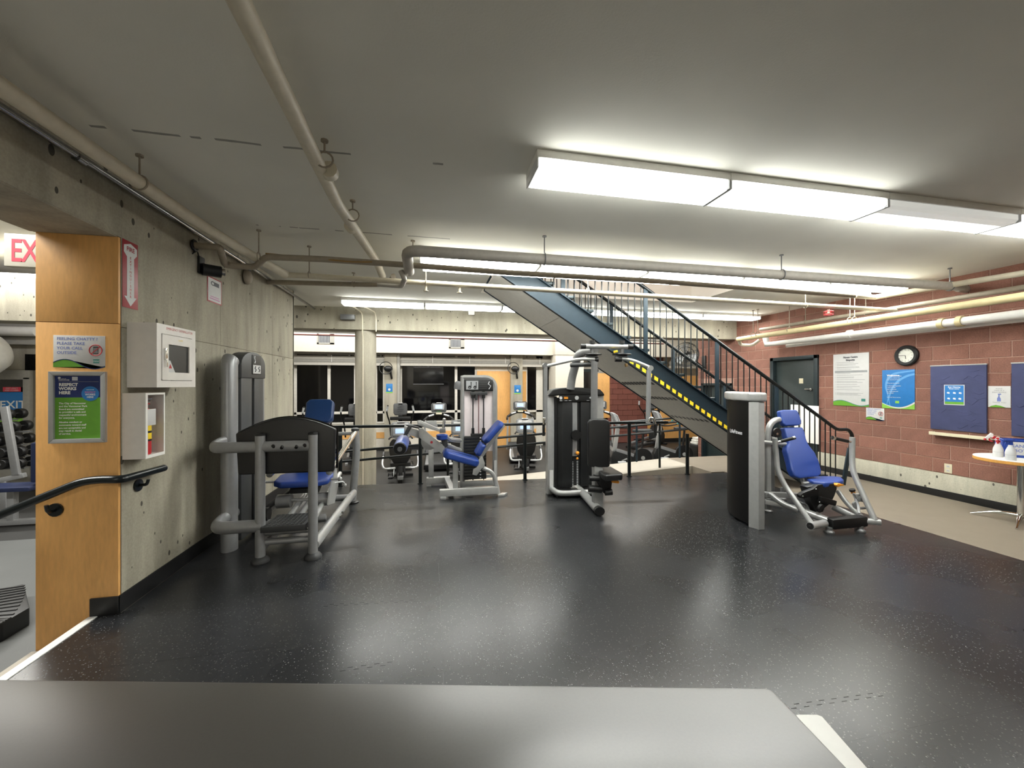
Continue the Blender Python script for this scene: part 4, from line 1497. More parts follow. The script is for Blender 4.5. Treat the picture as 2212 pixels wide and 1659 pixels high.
# weight tower
T.part('tower_column', MB().tube([(-1.9, 4.31, 0), (-1.9, 4.31, 1.78), (-1.9, 4.318, 1.81), (-1.9, 4.34, 1.835)], .085, 20, 0, .8), 'steel')
T.part('tower_column', MB().tube([(-1.9, 4.96, 0), (-1.9, 4.96, 1.86)], .06, 16), 'steel')
T.part('shroud', MB().lo((-1.92, 4.40, .05), (-1.835, 4.64, 1.78), .01).lo((-1.92, 4.70, .05), (-1.835, 4.93, 1.78), .01), 'shroud_grey')
T.part('stack_slot', MB().lo((-1.91, 4.62, .05), (-1.85, 4.72, 1.74)), 'black')
cap = [(4.37, 1.66), (4.95, 1.66)] + [(4.66 + .29 * math.cos(math.pi * k / 12), 1.80 + .135 * math.sin(math.pi * k / 12)) for k in range(13)]
T.part('tower_hood', MB().prism([(-1.95, y, z) for y, z in cap], (.13, 0, 0), .012), 'shroud_grey')
pf = T.part('placard', MB().lo((-1.82, 4.60, 1.70), (-1.815, 4.82, 1.905), .002), 'black')
T.part('instruction_panel', MB().lo((-1.816, 4.615, 1.71), (-1.8125, 4.80, 1.80)), 'paper', pf)
ic = MB()
for y in (4.66, 4.75):
    ic.tube([(-1.812, y, 1.73), (-1.812, y + .02, 1.75), (-1.812, y - .01, 1.765), (-1.812, y + .01, 1.785)], .006, 5)
T.part('figure_drawing', ic, 'ink', pf)
T.part('body_drawing', MB().tube([(-1.813, 4.65, 1.895), (-1.813, 4.64, 1.87), (-1.813, 4.66, 1.84), (-1.813, 4.645, 1.815)], .007, 5), 'clear_plastic', pf)
# step plate with raised ribs
sp = T.part('step_plate', MB().prism([(XL + .02, 3.90, .33), (XR - .05, 3.90, .33), (XR - .05, 4.30, .315), (XL + .02, 4.30, .315)], (0, 0, -.055), .008), 'charcoal')
rb = MB()
for i in range(9):
    for j in range(10):
        rb.box((XL + .055 + .037 * i, 3.93 + .037 * j, .3315 - .0014 * j), (.022, .022, .006))
T.part('grip_studs', rb, 'charcoal', sp, None, False, 'stuff')
T.part('cross_tube', MB().cyl((XL, YF + .02, .17), (XR, YF + .02, .17), .03, 12), 'steel')
T.part('cross_tube', MB().cyl((XL + .03, 3.97, .25), (XR, 3.97, .25), .02, 10), 'silver_dark')
# low side rails
T.part('side_rail', MB().tube([(XR + .01, YF, .115), (XR + .05, 5.66, .14)], .052, 12, 0, .8), 'silver')
T.part('side_rail', MB().tube([(XL, YF, .12), (XL - .02, 5.5, .14)], .045, 12, 0, .8), 'steel')
T.part('rail_bolts', MB().cyl((XR + .03, 4.72, .12), (XR + .09, 4.72, .13), .012, 8).cyl((XR + .03, 4.82, .14), (XR + .09, 4.82, .14), .012, 8), 'chrome')
# rear posts
for x in (-1.0, -1.52):
    T.part('rear_post', MB().tube([(x - .03, 5.68, .02), (x + .02, 5.72, .70), (x, 5.72, .97)], .048, 12, .1), 'steel')
    T.part('post_cap', MB().lathe((x, 5.72, .965), [(.052, 0), (.052, .03), (.03, .042)], 14), 'charcoal')
    T.part('foot', MB().lathe((x - .03, 5.68, 0), [(.085, 0), (.085, .015), (.05, .03)], 16), 'black')
T.part('rear_bar', MB().cyl((-1.52, 5.72, .93), (-1.0, 5.72, .93), .024, 10), 'silver')
# slanting guide rails of the carriage
for x in (-.99, -1.53):
    T.part('guide_rail', MB().tube([(x, 4.25, .72), (x, 5.68, .95)], .03, 12), 'chrome')
for x in (-1.15, -1.30, -1.40):
    T.part('lower_track', MB().tube([(x, 4.3, .24), (x - .02, 5.6, .42)], .028, 10), 'silver')
# carriage, seat, backrest
for x in (-1.55, -1.17):
    T.part('roller', MB().cyl((x - .07, 4.72, .33), (x + .07, 4.72, .33), .072, 20), 'steel')
T.part('axle', MB().cyl((-1.6, 4.72, .335), (-1.1, 4.72, .335), .018, 10), 'silver')
T.part('carriage_plate', MB().prism([(-1.09, 4.58, .30), (-1.09, 4.86, .24), (-1.09, 5.05, .40), (-1.09, 4.95, .62), (-1.09, 4.66, .45)], (.02, 0, 0), .004), 'silver')
T.part('carriage_frame', MB().bar((-1.36, 4.75, .42), (-1.36, 5.3, .62), .3, .06, .01).bar((-1.36, 5.1, .5), (-1.36, 5.5, 1.15), .12, .05, .01), 'charcoal')
seat = [(-1.64, 4.66), (-1.55, 4.58), (-1.2, 4.58), (-1.09, 4.66), (-1.08, 4.9), (-1.14, 5.02), (-1.6, 5.02), (-1.66, 4.9)]
T.part('seat', MB().prism([(x, y, .565 + (y - 4.6) * .05) for x, y in seat], (0, 0, -.068), .03, 4), 'vinyl_blue')
for sx, x in ((-1, -1.66), (1, -1.08)):
    T.part('seat_handle', MB().cyl((x, 4.72, .545), (x + sx * .085, 4.72, .545), .014, 10).ball((x + sx * .095, 4.72, .545), .024), 'silver')
d = V((0, .36, .93)).normalized()
nrm = V((0, -.93, .36))


def pad(thing, name, c, along_, across, hl, hw, th, mat, taper=1.0, bev=.025):
    """upholstered slab centred at c"""
    a, b = V(along_).normalized(), V(across).normalized()
    n_ = a.cross(b).normalized()
    c = V(c)
    pts = []
    for (u_, v_) in ((-1, -1), (-1, 1), (1, 1), (1, -1)):
        w_ = hw * (taper if u_ > 0 else 1)
        pts.append(c + a * hl * u_ + b * w_ * v_ - n_ * th / 2)
    # clip the corners for a softer outline
    out = []
    for i in range(4):
        p, q0, q1 = pts[i], pts[i - 1], pts[(i + 1) % 4]
        k = min(hl, hw) * .28
        out += [p + (q0 - p).normalized() * k, p + (q1 - p).normalized() * k]
    return thing.part(name, MB().prism(out, n_ * th, bev, 4), mat)


pad(T, 'backrest', (-1.36, 5.14, .84), d, (1, 0, 0), .27, .19, .085, 'vinyl_blue')
pad(T, 'headrest', (-1.37, 5.42, 1.25), d, (1, 0, 0), .155, .165, .10, 'vinyl_navy', 1, .03)
T.part('lever', MB().tube([(-1.1, 4.9, .46), (-1.0, 4.95, .46), (-.98, 4.96, .42)], .010, 8, .02).ball((-.98, 4.96, .415), .02), 'silver')
T.part('link_arm', MB().bar((-1.42, 5.0, .50), (-1.80, 4.75, .2), .06, .03, .006), 'charcoal')
T.part('pulley', MB().cyl((-1.68, 4.55, .25), (-1.64, 4.55, .25), .07, 18), 'black')
T.part('base_rail', MB().tube([(-1.85, 4.5, .16), (-1.1, 4.6, .16)], .04, 10).tube([(-1.5, 5.4, .15), (-1.0, 5.4, .15)], .04, 10), 'steel')

# ------------------------------------------------------------------ grey leg curl machine beyond
F1, F2, F3 = 5.63, 6.12, 6.40
T = Thing('leg_curl_machine', 'grey leg curl machine with blue pads and an open weight tower', 'gym machine', (.6, 5.95, 0))


def c4(x, y, Y):
    return onY(880 + x / 5.35, 780 + y / 5.35, Y)


xl, xr, zt = .48, .985, 1.70
fr = fillet([(xl, F2, .01), (xl, F2, zt), (xr, F2, zt), (xr, F2, .01)], .001)
fp = [V((xl, F2, .01)), V((xl, F2, zt - .002)), V((xl + .03, F2, zt))] + [V((xr - .15 + .15 * math.sin(R(a)), F2, zt - .15 + .15 * math.cos(R(a)))) for a in range(0, 91, 15)] + [V((xr, F2, .01))]
T.part('tower_frame', MB().tube(fp, .032, 4, 0, 1.2), 'silver')
T.part('back_plate', MB().lo((xl + .03, F2 + .05, .55), (xr - .03, F2 + .056, 1.5)), 'plate_white')
pc = T.part('placard', MB().lo((xl + .03, F2 - .03, 1.49), (xr - .035, F2 - .02, 1.665), .003), 'black')
T.part('instruction_panel', MB().lo((xl + .055, F2 - .033, 1.515), (xl + .24, F2 - .0305, 1.65)), 'ink_grey', pc)
m = MB()
for x in (xl + .11, xl + .19):
    m.tube([(x - .02, F2 - .035, 1.56), (x + .02, F2 - .035, 1.55), (x + .02, F2 - .035, 1.62)], .006, 5).ball((x + .02, F2 - .035, 1.625), .008)
    m.ring((x, F2 - .035, 1.55), .02, .005, Matrix.Rotation(R(90), 3, 'X'), 10, 4)
T.part('figure_drawing', m, 'black', pc)
T.part('body_drawing', MB().tube([(xr - .09, F2 - .033, 1.64), (xr - .11, F2 - .033, 1.6), (xr - .07, F2 - .033, 1.57), (xr - .1, F2 - .033, 1.52)], .007, 5), 'clear_plastic', pc)
m = MB()
for k in range(4):
    m.box((xr - .19, F2 - .031, 1.535 + .03 * k), (.13, .002, .01))
T.part('text_bars', m, 'charcoal', pc)
xm = (xl + xr) / 2
for x in (xm - .09, xm + .075):
    T.part('guide_rod', MB().cyl((x, F2, .12), (x, F2, 1.5), .009, 8), 'black')
    T.part('rod_collar', MB().cyl((x, F2, 1.38), (x, F2, 1.49), .024, 10).cyl((x, F2, .83), (x, F2, .92), .022, 10), 'black')
T.part('cable', MB().cyl((xm - .003, F2 - .005, .8), (xm - .003, F2 - .005, 1.45), .006, 6), 'rust')
T.part('top_bracket', MB().box((xm, F2, 1.455), (.26, .05, .05), .006).cyl((xm - .04, F2 - .02, 1.35), (xm - .04, F2 - .02, 1.44), .02, 10), 'charcoal')
T.part('selector_plate', MB().box((xm - .005, F2, .81), (.24, .07, .05), .006), 'black')
for k in range(14):
    T.part('weight_plate', MB().box((xm - .06, F2, .775 - .047 * k), (.34, .1, .043), .004), 'shroud')
    T.part('weight_tag', MB().box((xm + .02, F2 - .052, .775 - .047 * k), (.02, .002, .016)), 'paper')
T.part('cross_bar', MB().lo((xl, F2 - .03, .03), (xr, F2 + .03, .11), .004).lo((xl + .03, F2 - .03, .15), (xr - .03, F2 + .02, .2), .004), 'silver')
T.part('warning_label', MB().lo((xr - .02, F2 - .045, .18), (xr + .02, F2 - .041, .42)), 'paper')
T.part('pulley_bracket', MB().prism([c4(540, 320, F2 - .02), c4(545, 250, F2 - .02), c4(575, 228, F2 - .02), c4(612, 235, F2 - .02), c4(612, 335, F2 - .02)], (0, .04, 0), .006), 'silver_dark')
# base
a, b = c4(372, 1562, F1), c4(1040, 1488, F1)
T.part('front_beam', MB().lo((a.x, F1 - .04, .035), (b.x, F1 + .04, .13), .005), 'silver')
T.part('foot', MB().lo((a.x + .01, F1 - .045, 0), (a.x + .09, F1 + .045, .036), .004), 'silver')
T.part('foot', MB().prism([(.94, F1 - .06, 0), (1.03, F1 - .06, 0), (1.1, F1 + .03, 0), (1.02, F1 + .05, 0)], (0, 0, .03), .006), 'silver')
a, b = c4(222, 1380, F3), c4(492, 1362, F3)
T.part('rear_beam', MB().lo((a.x, F3 - .05, .03), (b.x, F3 + .05, .13), .005).lo((a.x, F3 - .045, 0), (a.x + .07, F3 + .045, .03)), 'silver')
T.part('link_beam', MB().bar((b.x - .05, F3, .085), (c4(520, 1490, F1).x, F1, .085), .08, .08, .004), 'silver')
p = c4(274, 1040, F3)
T.part('rear_upright', MB().lo((p.x - .04, F3 - .04, .1), (p.x + .04, F3 + .04, p.z + .05), .005), 'silver')
p, q = c4(553, 1160, 5.72), c4(553, 1488, 5.7)
T.part('front_upright', MB().lo((p.x - .035, 5.66, .1), (p.x + .035, 5.74, p.z + .03), .005), 'silver')
# seat and backrest, seen from the side
a, b = c4(440, 1065, 5.72), c4(800, 1165, 5.72)
ax = (b - a).normalized()
seat_n = V((0, 1, 0)).cross(ax)
sc = (a + b) / 2 + V((0, .03, 0))
pad(T, 'seat', sc - V((0, 0, .0)), ax, (0, 1, 0), (b - a).length / 2 + .03, .19, .10, 'vinyl_blue', 1, .035)
T.part('seat_groove', MB().bar(sc + V((-.17, -.02, .1)), sc + V((.15, -.02, .015)), .02, .012, .003), 'vinyl_navy')
a, b = c4(885, 925, 5.75), c4(1080, 705, 5.75)
bx = (b - a).normalized()
pad(T, 'backrest', (a + b) / 2, bx, (0, 1, 0), (b - a).length / 2 + .01, .17, .075, 'vinyl_blue', 1, .03)
a2, b2 = c4(805, 1070, 5.75), c4(870, 955, 5.75)
pad(T, 'lumbar_pad', (a2 + b2) / 2, (b2 - a2), (0, 1, 0), (b2 - a2).length / 2 + .012, .16, .07, 'vinyl_blue', 1, .028)
T.part('back_bar', MB().bar(c4(840, 1120, 5.78), c4(1118, 735, 5.78), .05, .022, .004, (1, 0, .6)), 'silver')
plate = [(850, 1098), (872, 1110), (895, 1180), (892, 1232), (860, 1240), (800, 1325), (752, 1312), (762, 1250), (805, 1225), (822, 1150)]
T.part('seat_bracket', MB().prism([c4(x, y, 5.6) for x, y in plate], (0, .02, 0), .004), 'silver')
T.part('rear_strut', MB().tube([c4(870, 1235, 5.66), c4(960, 1270, 5.66), c4(1005, 1330, 5.66), c4(1035, 1440, 5.66), c4(1050, 1535, 5.64)], .03, 10, .1), 'silver')
# lever arm
arm = [(133, 775), (175, 778), (432, 995), (398, 1072), (160, 900), (133, 880)]
T.part('lever_plate', MB().prism([c4(x, y, 5.72) for x, y in arm], (0, .05, 0), .006), 'silver')
T.part('badge', MB().lathe(c4(280, 938, 5.716), [(.018, 0), (.018, .004)], 14, (0, -1, 0)), 'sign_red')
arm = [(113, 690), (150, 686), (372, 785), (372, 815), (345, 812), (118, 738)]
T.part('link_plate', MB().prism([c4(x, y, 5.66) for x, y in arm], (0, .05, 0), .005), 'silver')
arm = [(200, 695), (335, 690), (350, 755), (330, 780)]
T.part('link_plate', MB().prism([c4(x, y, 5.9) for x, y in arm], (0, .04, 0), .005), 'silver')
hd = [(160, 890)] + [(250 + 92 * math.cos(R(q)), 935 + 92 * math.sin(R(q))) for q in range(185, 40, -12)]
T.part('cam', MB().prism([c4(x, y, 5.8) for x, y in hd], (0, .03, 0), .004), 'silver')
arm = [(-35, 745), (132, 800), (132, 895), (-40, 830)]
T.part('arm_beam', MB().prism([c4(x, y, 5.75) for x, y in arm], (0, .06, 0), .005), 'silver')


def c5(x, y, Y):
    return onY(820 + x / 6.91, 820 + y / 6.91, Y)


arm = [(430, 678), (480, 684), (590, 712), (588, 735), (478, 715), (410, 830), (352, 832)]
T.part('roller_bracket', MB().prism([c5(x, y, 5.72) for x, y in arm], (0, .05, 0), .006), 'charcoal')
a, b = c5(304, 1030, 5.50), c5(352, 910, 5.86)
rd = (b - a).normalized()
T.part('roller_pad', MB().lathe(a, [(.06, -.01), (.088, .005), (.092, .03), (.092, (b - a).length - .03), (.085, (b - a).length)], 24, rd), 'roller_blue')
T.part('roller_cap', MB().lathe(a, [(.078, -.022), (.086, -.008), (.086, .012)], 24, rd), 'black')
T.part('roller_hub', MB().lathe(a, [(.032, -.03), (.032, -.02)], 16, rd), 'silver_dark')
T.part('knob_post', MB().cyl(c4(415, 785, 5.72), c4(425, 690, 5.72), .02, 10).ball(c4(426, 672, 5.72), .026, (1, 1, .75)), 'chrome')
T.part('adjuster_block', MB().prism([c4(370, 782, 5.68), c4(440, 775, 5.68), c4(445, 830, 5.68), c4(372, 832, 5.68)], (0, .08, 0), .006), 'silver_dark')
T.part('thigh_pad', MB().lathe(c4(400, 912, 5.72), [(.05, 0), (.075, .015), (.08, .05), (.08, .075), (.06, .085)], 18), 'vinyl_blue')
T.part('arm_strut', MB().tube([c4(445, 870, 5.74), c4(480, 905, 5.8), c4(608, 918, 6.05)], .035, 8, .06), 'silver')
T.part('shaft', MB().cyl(c4(425, 960, 5.9), c4(610, 1035, 6.08), .035, 10), 'silver')
T.part('hinge_box', MB().prism([c4(385, 905, 5.74), c4(462, 880, 5.74), c4(470, 985, 5.74), c4(420, 1010, 5.74)], (0, .1, 0), .008), 'charcoal')

# ------------------------------------------------------------------ black pec fly machine in the middle
T = Thing('pec_fly_machine', 'black chest fly machine with tall arms and a black seat, under the staircase', 'gym machine', (2.08, 5.3, 0))
YT = 5.5
x0, x1 = 1.645, 2.51


def c6(x, y, Y=None, d=None):
    u, v = 1140 + x / 4.147, 720 + y / 4.147
    return onY(u, v, Y) if Y else W(u, v, d)


for x, sgn in ((x0, 1), (x1, -1)):
    T.part('side_column', MB().prism([(x, YT - .02, .01), (x + sgn * .115, YT + .02, .01), (x + sgn * .115, YT + .13, .01), (x + sgn * .012, YT + .13, .01)], (0, 0, 1.44), .012), 'silver')
T.part('inner_edge', MB().lo((x0 + .116, YT + .01, .06), (x0 + .15, YT + .12, 1.42)).lo((x1 - .15, YT + .01, .06), (x1 - .116, YT + .12, 1.42)), 'black')
xc = 2.078
for a, b in ((x0 + .15, xc - .065), (xc + .065, x1 - .15)):
    pts = [(a, YT + .03, .10), (a + (b - a) * .35, YT - .02, .10), (b, YT - .03, .10)] if a < xc else [(a, YT - .03, .10), (a + (b - a) * .65, YT - .02, .10), (b, YT + .03, .10)]
    pts += [(pts[-1][0], YT + .12, .10), (pts[0][0], YT + .12, .10)]
    T.part('front_shroud', MB().prism(pts, (0, 0, 1.30), .006), 'shroud')
T.part('slot_strip', MB().lo((xc - .064, YT + .0, .12), (xc + .064, YT + .02, 1.36)), 'shroud')
T.part('centre_rod', MB().lo((xc - .055, YT - .012, .55), (xc + .02, YT - .002, 1.33), .003), 'steel')
T.part('pulley', MB().lathe((xc - .01, YT - .03, .86), [(.075, 0), (.075, .03)], 20, (0, -1, 0)), 'black')
T.part('selector_pin', MB().ball((xc + .01, YT - .05, .60), .028).cyl((xc + .01, YT, .6), (xc + .01, YT - .05, .6), .01, 8).ball((xc + .01, YT - .04, .52), .018), 'orange', None, 'yellow selector pin')
m = MB()
for k in range(17):
    m.box((xc - .045, YT - .005, .47 - .024 * k), (.012, .008, .008)).box((xc + .025, YT - .005, .47 - .024 * k), (.022, .008, .01))
T.part('weight_numbers', m, 'clear_plastic')
T.part('strip', MB().lo((x0 + .17, YT - .045, 1.345), (x1 - .17, YT - .02, 1.45), .004), 'black')
m = MB()
for q, r_ in ((.22, .022), (.50, .03), (.74, .014)):
    m.lathe((x0 + (x1 - x0) * q, YT - .046, 1.40), [(r_, 0), (r_, .004)], 14, (0, -1, 0))
for q in (.22, .31, .38, .70, .78):
    m.box((x0 + (x1 - x0) * q, YT - .047, 1.36), (.04, .003, .006))
T.part('icons', m, 'clear_plastic')
T.part('icons', MB().box((x0 + (x1 - x0) * .31, YT - .047, 1.40), (.06, .003, .03)).box((x0 + (x1 - x0) * .8, YT - .047, 1.40), (.03, .003, .02)), 'orange', None, 'orange pictogram')
hood = [(x0 - .0, 1.43), (x0 + .02, 1.47), (x0 + .07, 1.52), (x0 + .18, 1.54), (xc, 1.55), (x1 - .18, 1.54), (x1 - .07, 1.52), (x1 - .02, 1.47), (x1, 1.43), (x1 - .1, 1.425), (x1 - .18, 1.44), (x0 + .18, 1.44), (x0 + .1, 1.425)]
T.part('hood', MB().prism([(x, YT - .06, z) for x, z in hood], (0, .21, 0), .018, 3), 'black')
T.part('warning_label', MB().lo((x0 + .03, YT - .022, .12), (x0 + .085, YT - .012, .36)), 'paper')
# base
T.part('base_loop', MB().tube([(x0 + .06, YT - .01, .10), (x0 + .1, YT - .16, .07), (x0 + .22, YT - .2, .07), (x1 - .22, YT - .2, .07), (x1 - .1, YT - .16, .07), (x1 - .06, YT, .1)], .04, 10, .08), 'silver')
T.part('base_plate', MB().lo((x0 + .1, YT - .16, 0), (x1 - .1, YT + .12, .09), .01), 'black')
e = onZ(1294, 1103, .06)
s = onZ(1252, 1058, .06)
T.part('base_beam', MB().tube([s + V((0, .3, .02)), s, e + V((0, 0, 0))], .05, 12, .1, 1.15), 'silver')
T.part('beam_cap', MB().tube([e + (s - e).normalized() * .03, e - (s - e).normalized() * .035], .054, 14, 0, 1.15), 'black')
d0 = 5.03
a, b = c6(622, 1545, None, d0), c6(610, 1200, None, d0)
T.part('seat_post', MB().bar((a.x, a.y, .05), (a.x - .0, a.y, 1.0), .11, .1, .006), 'silver')
pts = [(540, 800), (560, 775), (590, 765), (700, 768), (730, 785), (740, 820), (738, 1190), (720, 1202), (560, 1200), (542, 1185)]
T.part('back_pad', MB().prism([c6(x, y, None, d0 - .06) for x, y in pts], (.015, .075, 0), .02, 3), 'black_pad')
pts = [(600, 1195), (640, 1188), (745, 1195), (850, 1255), (848, 1283), (700, 1288), (668, 1262)]
zs = .485
seat_top = [onZ(1140 + x / 4.147, 720 + y / 4.147, zs + .03) for x, y in ((598, 1196), (640, 1186), (742, 1190), (850, 1250), (846, 1262), (700, 1272), (668, 1258))]
T.part('seat', MB().prism(seat_top, (0, 0, -.075), .02, 3), 'black_pad')
T.part('seat_bracket', MB().prism([c6(x, y, None, d0 - .12) for x, y in ((600, 1270), (760, 1300), (750, 1400), (690, 1440), (610, 1300))], (0, .06, 0), .008), 'black')
T.part('adjuster', MB().cyl(c6(550, 1300, None, d0 - .1), c6(640, 1300, None, d0 - .1), .035, 12).cyl(c6(545, 1390, None, d0 - .1), c6(660, 1400, None, d0 - .1), .045, 12).cyl(c6(690, 1425, None, d0 - .12), c6(755, 1420, None, d0 - .12), .04, 12), 'black')
T.part('lever', MB().bar(c6(752, 1325, None, d0 - .15), c6(815, 1332, None, d0 - .15), .05, .03, .008), 'orange', None, 'orange seat lever')
# neck, top beam, arms
dn = 5.35
nk = [c6(383, 500, None, 5.70), c6(395, 400, None, 5.68), c6(425, 290, None, 5.6), c6(450, 190, None, 5.45), c6(520, 158, None, 5.3), c6(600, 150, None, 5.1)]
T.part('neck', MB().tube(nk, .058, 12, .12), 'steel')
dm = 5.05
T.part('top_beam', MB().tube([c6(515, 117, None, dm), c6(895, 122, None, dm)], .032, 14, 0, 1.3), 'silver')
for a, b in ((472, 518), (893, 940)):
    T.part('beam_cap', MB().tube([c6(a, 117 if a < 600 else 122, None, dm), c6(b, 117 if a < 600 else 122, None, dm)], .034, 14, 0, 1.3), 'black')
for x in (578, 842):
    T.part('pivot_bolt', MB().cyl(c6(x, 95, None, dm), c6(x, 66, None, dm), .035, 12), 'shroud')
    T.part('pivot_shaft', MB().cyl(c6(x, 140, None, dm), c6(x, 215, None, dm), .03, 12), 'silver_dark')
    T.part('cam_disc', MB().lathe(c6(x, 195, None, dm), [(.115, 0), (.12, .006), (.115, .014)], 24), 'black')
    T.part('stop_block', MB().cyl(c6(x - 60, 206, None, dm - .05), c6(x + 45, 210, None, dm - .05), .022, 10), 'charcoal')
T.part('range_pin', MB().bar(c6(770, 168, None, dm - .08), c6(805, 160, None, dm - .08), .03, .03, .006), 'yellow', None, 'yellow range pin')
# arms
T.part('arm', MB().tube([c6(618, 232, None, 4.98), c6(450, 230, None, 4.98), c6(172, 292, None, 4.95)], .021, 10, .1), 'silver')
T.part('arm', MB().tube([c6(790, 225, None, 4.98), c6(930, 236, None, 4.98), c6(1108, 312, None, 4.92)], .021, 10, .1), 'silver')
T.part('arm_collar', MB().cyl(c6(600, 236, None, 4.98), c6(632, 236, None, 4.98), .03, 12), 'black')
T.part('arm_collar', MB().cyl(c6(780, 232, None, 4.97), c6(840, 234, None, 4.97), .032, 12), 'black')
T.part('drop_bar', MB().tube([c6(598, 245, None, 5.0), c6(594, 770, None, 5.08)], .042, 12), 'steel')
T.part('drop_bar', MB().tube([c6(160, 300, None, 4.95), c6(155, 800, None, 4.95)], .026, 12, 0), 'steel')
T.part('drop_bar', MB().tube([c6(1085, 330, None, 4.92), c6(1078, 805, None, 4.92)], .028, 12, 0), 'steel')
T.part('hinge', MB().lathe(c6(160, 288, None, 4.93), [(.032, 0), (.032, .05)], 14, (0, 1, 0)), 'silver_dark')
T.part('hinge', MB().lathe(c6(1105, 312, None, 4.9), [(.034, 0), (.034, .04)], 14, (0, 1, 0)), 'silver')
T.part('cross_link', MB().cyl(c6(385, 285, None, 5.3), c6(585, 278, None, 5.15), .03, 10), 'charcoal')
T.part('grip_bend', MB().tube([c6(150, 775, None, 4.93), c6(152, 757, None, 4.93), c6(144, 770, None, 4.93), c6(143, 815, None, 4.93)], .015, 8, .02), 'chrome')
T.part('grip', MB().cyl(c6(143, 815, None, 4.93), c6(143, 918, None, 4.93), .018, 10), 'black')
T.part('grip_bend', MB().tube([c6(1082, 790, None, 4.9), c6(1095, 755, None, 4.9), c6(1125, 765, None, 4.9), c6(1143, 812, None, 4.9)], .016, 8, .04), 'chrome')
T.part('grip', MB().cyl(c6(1143, 815, None, 4.9), c6(1143, 915, None, 4.9), .019, 10), 'black')
T.part('brace', MB().bar(c6(880, 270, None, 5.1), c6(885, 300, None, 5.1), .03, .03, .004), 'brown_cable')

# ------------------------------------------------------------------ chest press at the stair foot
T = Thing('chest_press_machine', 'silver chest press machine with royal blue seat and a black curved tower', 'gym machine', (4.2, 4.0, 0))


def c7(x, y, d):
    return W(1540 + x / 4.6075, 820 + y / 4.6075, d)


def c8(x, y, d):
    return W(1640 + x / 7.9, 960 + y / 7.9, d)


A, B, C = V((3.745, 4.46)), V((3.495, 3.83)), V((3.575, 3.725))
n = 10
mid = []
outw = V((-(B - A).y, (B - A).x)).normalized()
if outw.x > 0:
    outw = -outw
for k in range(n + 1):
    q = k / n
    p = A.lerp(B, q) + outw * .07 * math.sin(math.pi * q)
    mid.append(p)
inset = V((.05, .02))
T.part('tower_panel', MB().prism([(p.x, p.y, .03) for p in mid] + [(p.x + .06, p.y + .02, .03) for p in reversed(mid)], (0, 0, 1.40)), 'panel_black')
T.part('tower_front', MB().prism([(B.x - .005, B.y, .0), (C.x - .05, C.y - .0, 0), (C.x + .02, C.y - .005, 0), (C.x + .10, C.y + .1, 0), (3.60, 3.88, 0)], (0, 0, 1.40), .006), 'silver')
T.part('tower_back', MB().prism([(A.x, A.y, 0), (A.x + .12, A.y + .05, 0), (A.x + .12, A.y - .06, 0), (A.x + .05, A.y - .08, 0)], (0, 0, 1.40), .006), 'silver')
T.part('tower_core', MB().prism([(B.x + .09, B.y + .06, .02), (C.x + .09, C.y + .12, .02), (A.x + .1, A.y - .06, .02), (A.x + .05, A.y - .06, .02)], (0, 0, 1.4)), 'shroud')
hoodb = [(A.x - .02, A.y + .03), (mid[3].x - .02, mid[3].y), (mid[6].x - .02, mid[6].y), (B.x - .02, B.y - .01), (C.x - .05, C.y - .025), (C.x + .035, C.y - .025), (C.x + .12, C.y + .11), (A.x + .13, A.y + .03)]
T.part('hood', MB().prism([(x, y, 1.405) for x, y in hoodb], (0, 0, .10), .03, 4), 'silver')
tb = (B - A).normalized()
lt = Thing.__new__(Thing)
lt.o, lt.M, lt.inv = T.o, T.M, T.inv
q_ = .70
ctr = A.lerp(B, q_) + outw * .07 * math.sin(math.pi * q_)
tb = ((B - A) + outw * .07 * math.pi * math.cos(math.pi * q_)).normalized()
to = V((tb.y, -tb.x))
to = to if to.dot(outw) > 0 else -to
me_o = lt.words([('LifeFitness', 0, 0, .042, 'CENTER')], 'clear_plastic', z=.007, grow=.02)
me_o.matrix_local = T.inv @ plane_frame((ctr.x, ctr.y, 1.02), (tb.x, tb.y, 0), (to.x, to.y, 0))
# seat
seat_top = [onZ(1640 + x / 7.9, 960 + y / 7.9, .50) for x, y in ((800, 572), (840, 548), (960, 535), (1240, 535), (1400, 552), (1445, 590), (1430, 615), (1330, 640), (1120, 650), (900, 625))]
T.part('seat', MB().prism(seat_top, (0, 0, -.065), .025, 4), 'vinyl_blue')
back = [(712, 475), (898, 472), (918, 520), (935, 600), (960, 650), (1020, 725), (1060, 810), (1086, 905), (1080, 945), (1050, 962), (870, 985), (820, 965), (790, 905), (765, 800), (738, 705), (745, 672), (765, 635), (740, 570)]


def bd(y):
    return 4.60 + (985 - y) / 510 * .30


T.part('backrest', MB().prism([c7(x, y, bd(y)) for x, y in back], (.0, .085, -.02), .024, 4), 'vinyl_blue')
hp = [(672, 312), (700, 300), (835, 299), (852, 318), (885, 410), (886, 445), (860, 455), (728, 462), (706, 440), (680, 350)]
T.part('headrest', MB().prism([c7(x, y, 4.9 + (455 - y) / 155 * .08) for x, y in hp], (0, .07, -.015), .02, 4), 'vinyl_blue')
T.part('back_spine', MB().tube([c7(770, 450, 5.03), c7(900, 985, 4.75), c8(900, 1040, 4.7)], .035, 10), 'silver')
